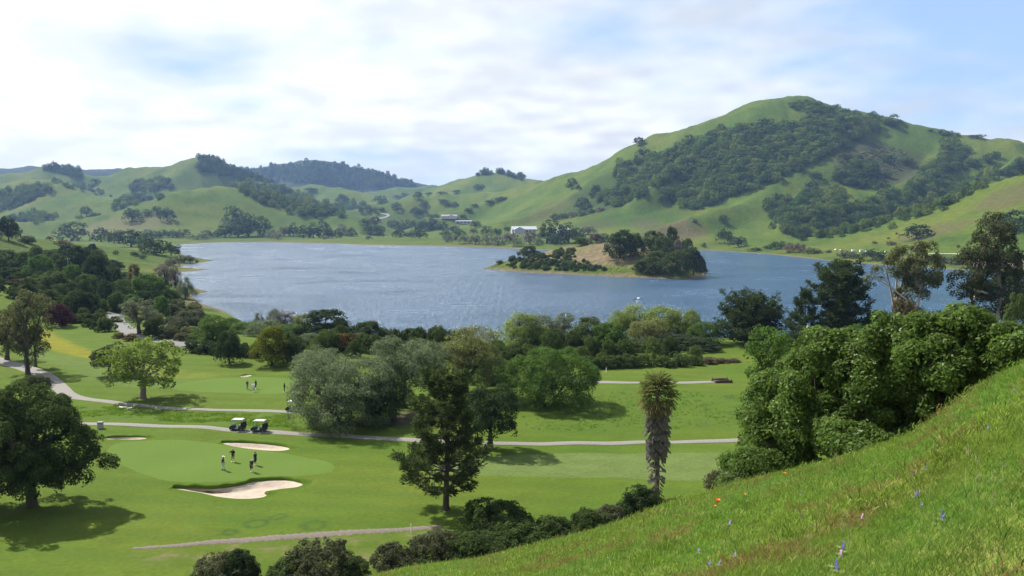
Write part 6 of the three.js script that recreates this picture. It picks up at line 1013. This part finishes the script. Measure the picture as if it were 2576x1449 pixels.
// ---------------------------------------------------------------- grass and flowers on the slope
leafTone('slopegrass', 0.132, 0.182, 0.036, 0.4);
{
  const R = rng(700), spots = [[], [], []], forms = [tuft(11, 20, 0.085, 0.16, 0.0036, 0.9), tuft(12, 18, 0.10, 0.24, 0.0055, 0.8), tuft(13, 20, 0.12, 0.42, 0.010, 0.7)];
  const ring = (d0, d1, perMetre, k) => {
    const n = Math.round(perMetre * (d1 * d1 - d0 * d0) / 2 * 1.35);
    for (let i = 0; i < n; i++) {
      const d = Math.sqrt(lerp(d0 * d0, d1 * d1, R())), u = lerp(-0.42, 0.93, R()), x = u * d, bare = fbm(x * 0.5 + 3, d * 0.5, 3), lush = fbm(x * 0.16 + 9, d * 0.16, 3), patch = fbm(x * 0.9, d * 0.9, 2);
      if (bare > 0.52 && R() < 0.8) continue;
      const t = [lerp(0.8, 1.25, clamp(0.45 + lush + 0.4 * patch)), lerp(1.2, 1.3, clamp(0.5 + lush)), lerp(0.8, 1.1, R())];
      if (bare > 0.2 && R() < 0.6) { t[0] = 1.35 + 0.5 * R(); t[1] = 0.8; t[2] = 1.7; } else if (R() < 0.07) { t[0] = 2.0; t[1] = 1.7; t[2] = 2.8; }
      const v = (0.72 + 0.5 * R()) * (1 - 0.3 * smooth(0.1, 0.6, fbm(x * 0.7 + 20, d * 0.7, 3))); spots[k].push([x, slope(x, d) - 0.02, -d, (0.48 + 0.5 * R() + (R() < 0.05 ? 0.6 : 0)) * (0.85 + 0.4 * lush), [t[0] * v, t[1] * v, t[2] * v]]);
    }
  };
  ring(2.2, 9, 520, 0); ring(9, 20, 210, 1); ring(20, 62, 40, 2);
  ['wild green grass of the slope close to the camera', 'wild green grass across the middle of the slope', 'wild green grass along the upper edge of the slope'].forEach((label, k) => scatter('grass', label, 'grass', forms[k], tones.slopegrass, spots[k]));
  // pale oat stalks, seed heads nodding
  const F = new Leaves(), Q = rng(55); F.add(0, 0.3, 0, 0.02, 0.3, 0, 0.003, 0, 0.003, 1, 1, 1); F.add(0.06, 0.68, 0, 0.05, 0.12, 0, 0.003, 0, 0.003, 1, 1, 1);
  for (let i = 0; i < 7; i++) F.add(0.05 + i * 0.018, 0.66 + i * 0.018 - 0.02 * Q(), (Q() - 0.5) * 0.06, 0.012, -0.026, 0, 0.007, 0, 0.004, 1.1, 1.1, 1.1);
  leafTone('oat', 0.28, 0.28, 0.15, 0.3);
  const S = []; for (const [px, py, n] of [[2212, 1088, 7], [2258, 1060, 10], [2245, 1075, 6], [2300, 1035, 7], [2400, 985, 8], [1925, 1240, 4], [1950, 1228, 5], [2110, 1150, 4], [1640, 1310, 5], [1480, 1425, 4], [2030, 1400, 5], [2120, 1380, 4], [2450, 1250, 4], [2480, 1290, 4], [2550, 1060, 5]]) for (let i = 0; i < n; i++) { const h = hit(px + (R() - 0.5) * 50, py + 6 + R() * 14, 2, slope); S.push([h[0], h[1] - 0.02, -h[2], 0.35 + 0.3 * R(), [1, 1, 1]]); }
  scatter('oat_grass', 'pale nodding oat stalks scattered on the slope', 'grass', F.geometry(), tones.oat, S);
}
{
  const petal = { deep: plain(0.085, 0.08, 0.28, 0.8), violet: plain(0.24, 0.19, 0.42, 0.8), pink: plain(0.36, 0.22, 0.36, 0.8), poppy: plain(0.75, 0.22, 0.01, 0.6) }, stalk = plain(0.13, 0.2, 0.04, 0.9);
  const R = rng(321);
  function spike() { const F = new Leaves(); for (let r = 0; r < 7; r++) for (let i = 0; i < 7 - r * 0.6; i++) { const a = i * 0.95 + r * 0.6, w = 0.026 * (1 - r * 0.1), y = r * 0.019; F.add(Math.cos(a) * w, y, Math.sin(a) * w, Math.cos(a) * 0.013, 0.007, Math.sin(a) * 0.013, -Math.sin(a) * 0.011, 0.004, Math.cos(a) * 0.011, 0.8 + 0.4 * R(), 0.8 + 0.4 * R(), 1); } return F.geometry(); }
  function leaf() { const F = new Leaves(); for (let l = 0; l < 4; l++) { const cx = Math.cos(l * 1.7) * 0.07, cz = Math.sin(l * 1.7) * 0.07, cy = 0.06 + l * 0.025; for (let i = 0; i < 7; i++) { const a = i * 0.9; F.add(cx + Math.cos(a) * 0.025, cy, cz + Math.sin(a) * 0.025, Math.cos(a) * 0.025, 0.008, Math.sin(a) * 0.025, -Math.sin(a) * 0.007, 0, Math.cos(a) * 0.007, 1, 1, 1); } } return F.geometry(); }
  const heads = [spike(), spike()], leaves = leaf(), stemG = new THREE.CylinderGeometry(0.004, 0.005, 0.15, 5).translate(0, 0.065, 0);
  const lupine = (px, py, tone, label, s = 1, group) => { s *= 0.48; const h = hit(px, py + 5, 2, slope), o = thing('lupine', label, 'flower', V(h[0], h[1] - 0.02, -h[2]), R() * 6, group); o.scale.setScalar(s * (0.9 + 0.25 * R())); mesh('stem', stemG, stalk, o); mesh('leaves', leaves, stalk, o); mesh('flower_spike', heads[R() < 0.5 ? 0 : 1].clone().translate(0, 0.105, 0), petal[tone], o); };
  lupine(2371, 1322, 'deep', 'largest deep blue lupine at the lower right of the slope', 1.5);
  lupine(2305, 1262, 'deep', 'dark blue lupine left above the largest one', 1.35); lupine(2318, 1280, 'violet', 'violet lupine leaning below the dark blue one', 1.2); lupine(2313, 1246, 'pink', 'pinkish lupine above the dark blue one', 1.0);
  lupine(2301, 1172, 'deep', 'left upper lupine of the blue group of four on the slope', 1.4); lupine(2327, 1190, 'deep', 'tallest lupine in the blue group of four', 1.6); lupine(2298, 1204, 'deep', 'lowest lupine in the blue group of four', 1.3); lupine(2343, 1178, 'deep', 'right lupine of the blue group of four', 1.3);
  lupine(2016, 1248, 'violet', 'violet lupine alone in the middle of the slope', 1.3); lupine(1997, 1242, 'violet', 'small violet lupine just left of the lone one mid slope', 1.1); lupine(1836, 1324, 'violet', 'violet lupine at the left of the slope', 1.4);
  lupine(1757, 1395, 'violet', 'violet lupine near the bottom left of the slope', 1.3); lupine(1850, 1410, 'violet', 'upper violet lupine by the bottom edge', 1.2); lupine(1811, 1426, 'violet', 'middle violet lupine by the bottom edge', 1.2); lupine(1785, 1430, 'violet', 'left violet lupine by the bottom edge', 1.3);
  lupine(2122, 1392, 'deep', 'blue lupine right of the bottom centre of the slope', 1.3); lupine(2115, 1408, 'pink', 'pale pink lupine below the blue one at the bottom', 1.1); lupine(2105, 1443, 'deep', 'deep blue lupine cut by the bottom edge', 1.5); lupine(2042, 1325, 'violet', 'tiny violet lupine in mid slope grass', 1.0); lupine(2169, 1310, 'pink', 'pale pink lupine in the middle of the slope', 1.2);
  [[2182, 1116], [2192, 1104], [2229, 1100], [2266, 1072]].forEach(([px, py], i) => lupine(px, py + 8, 'violet', ['leftmost', 'second from left', 'third from left', 'rightmost'][i] + ' violet lupine along the upper edge of the slope beside the thicket', 1.7, 'violet lupines at the upper edge'));
  [[2435, 1080], [2471, 1080], [2486, 1086]].forEach(([px, py], i) => lupine(px, py, 'violet', ['left', 'middle', 'right'][i] + ' of three pale violet lupines high on the right of the slope', 1.2, 'pale violet lupines high on the right'));
  const cup = new THREE.LatheGeometry([[0, 0], [0.012, 0.004], [0.026, 0.02], [0.034, 0.042]].map(([a, b]) => new THREE.Vector2(a, b)), 8).translate(0, 0.13, 0);
  for (const [px, py, s, label] of [[1805, 1282, 1.7, 'brightest orange poppy at the left of the slope'], [1797, 1286, 1.1, 'small orange poppy left of the brightest one'], [1973, 1202, 1.3, 'orange poppy below the lower end of the thicket'], [1872, 1258, 1.2, 'faint orange poppy above the brightest one']]) { const h = hit(px, py + 4, 2, slope), o = thing('poppy', label, 'flower', V(h[0], h[1] - 0.02, -h[2]), R() * 6); o.scale.setScalar(s); mesh('stem', stemG, stalk, o); mesh('petals', cup, petal.poppy, o); }
}

renderer.render(scene, camera);
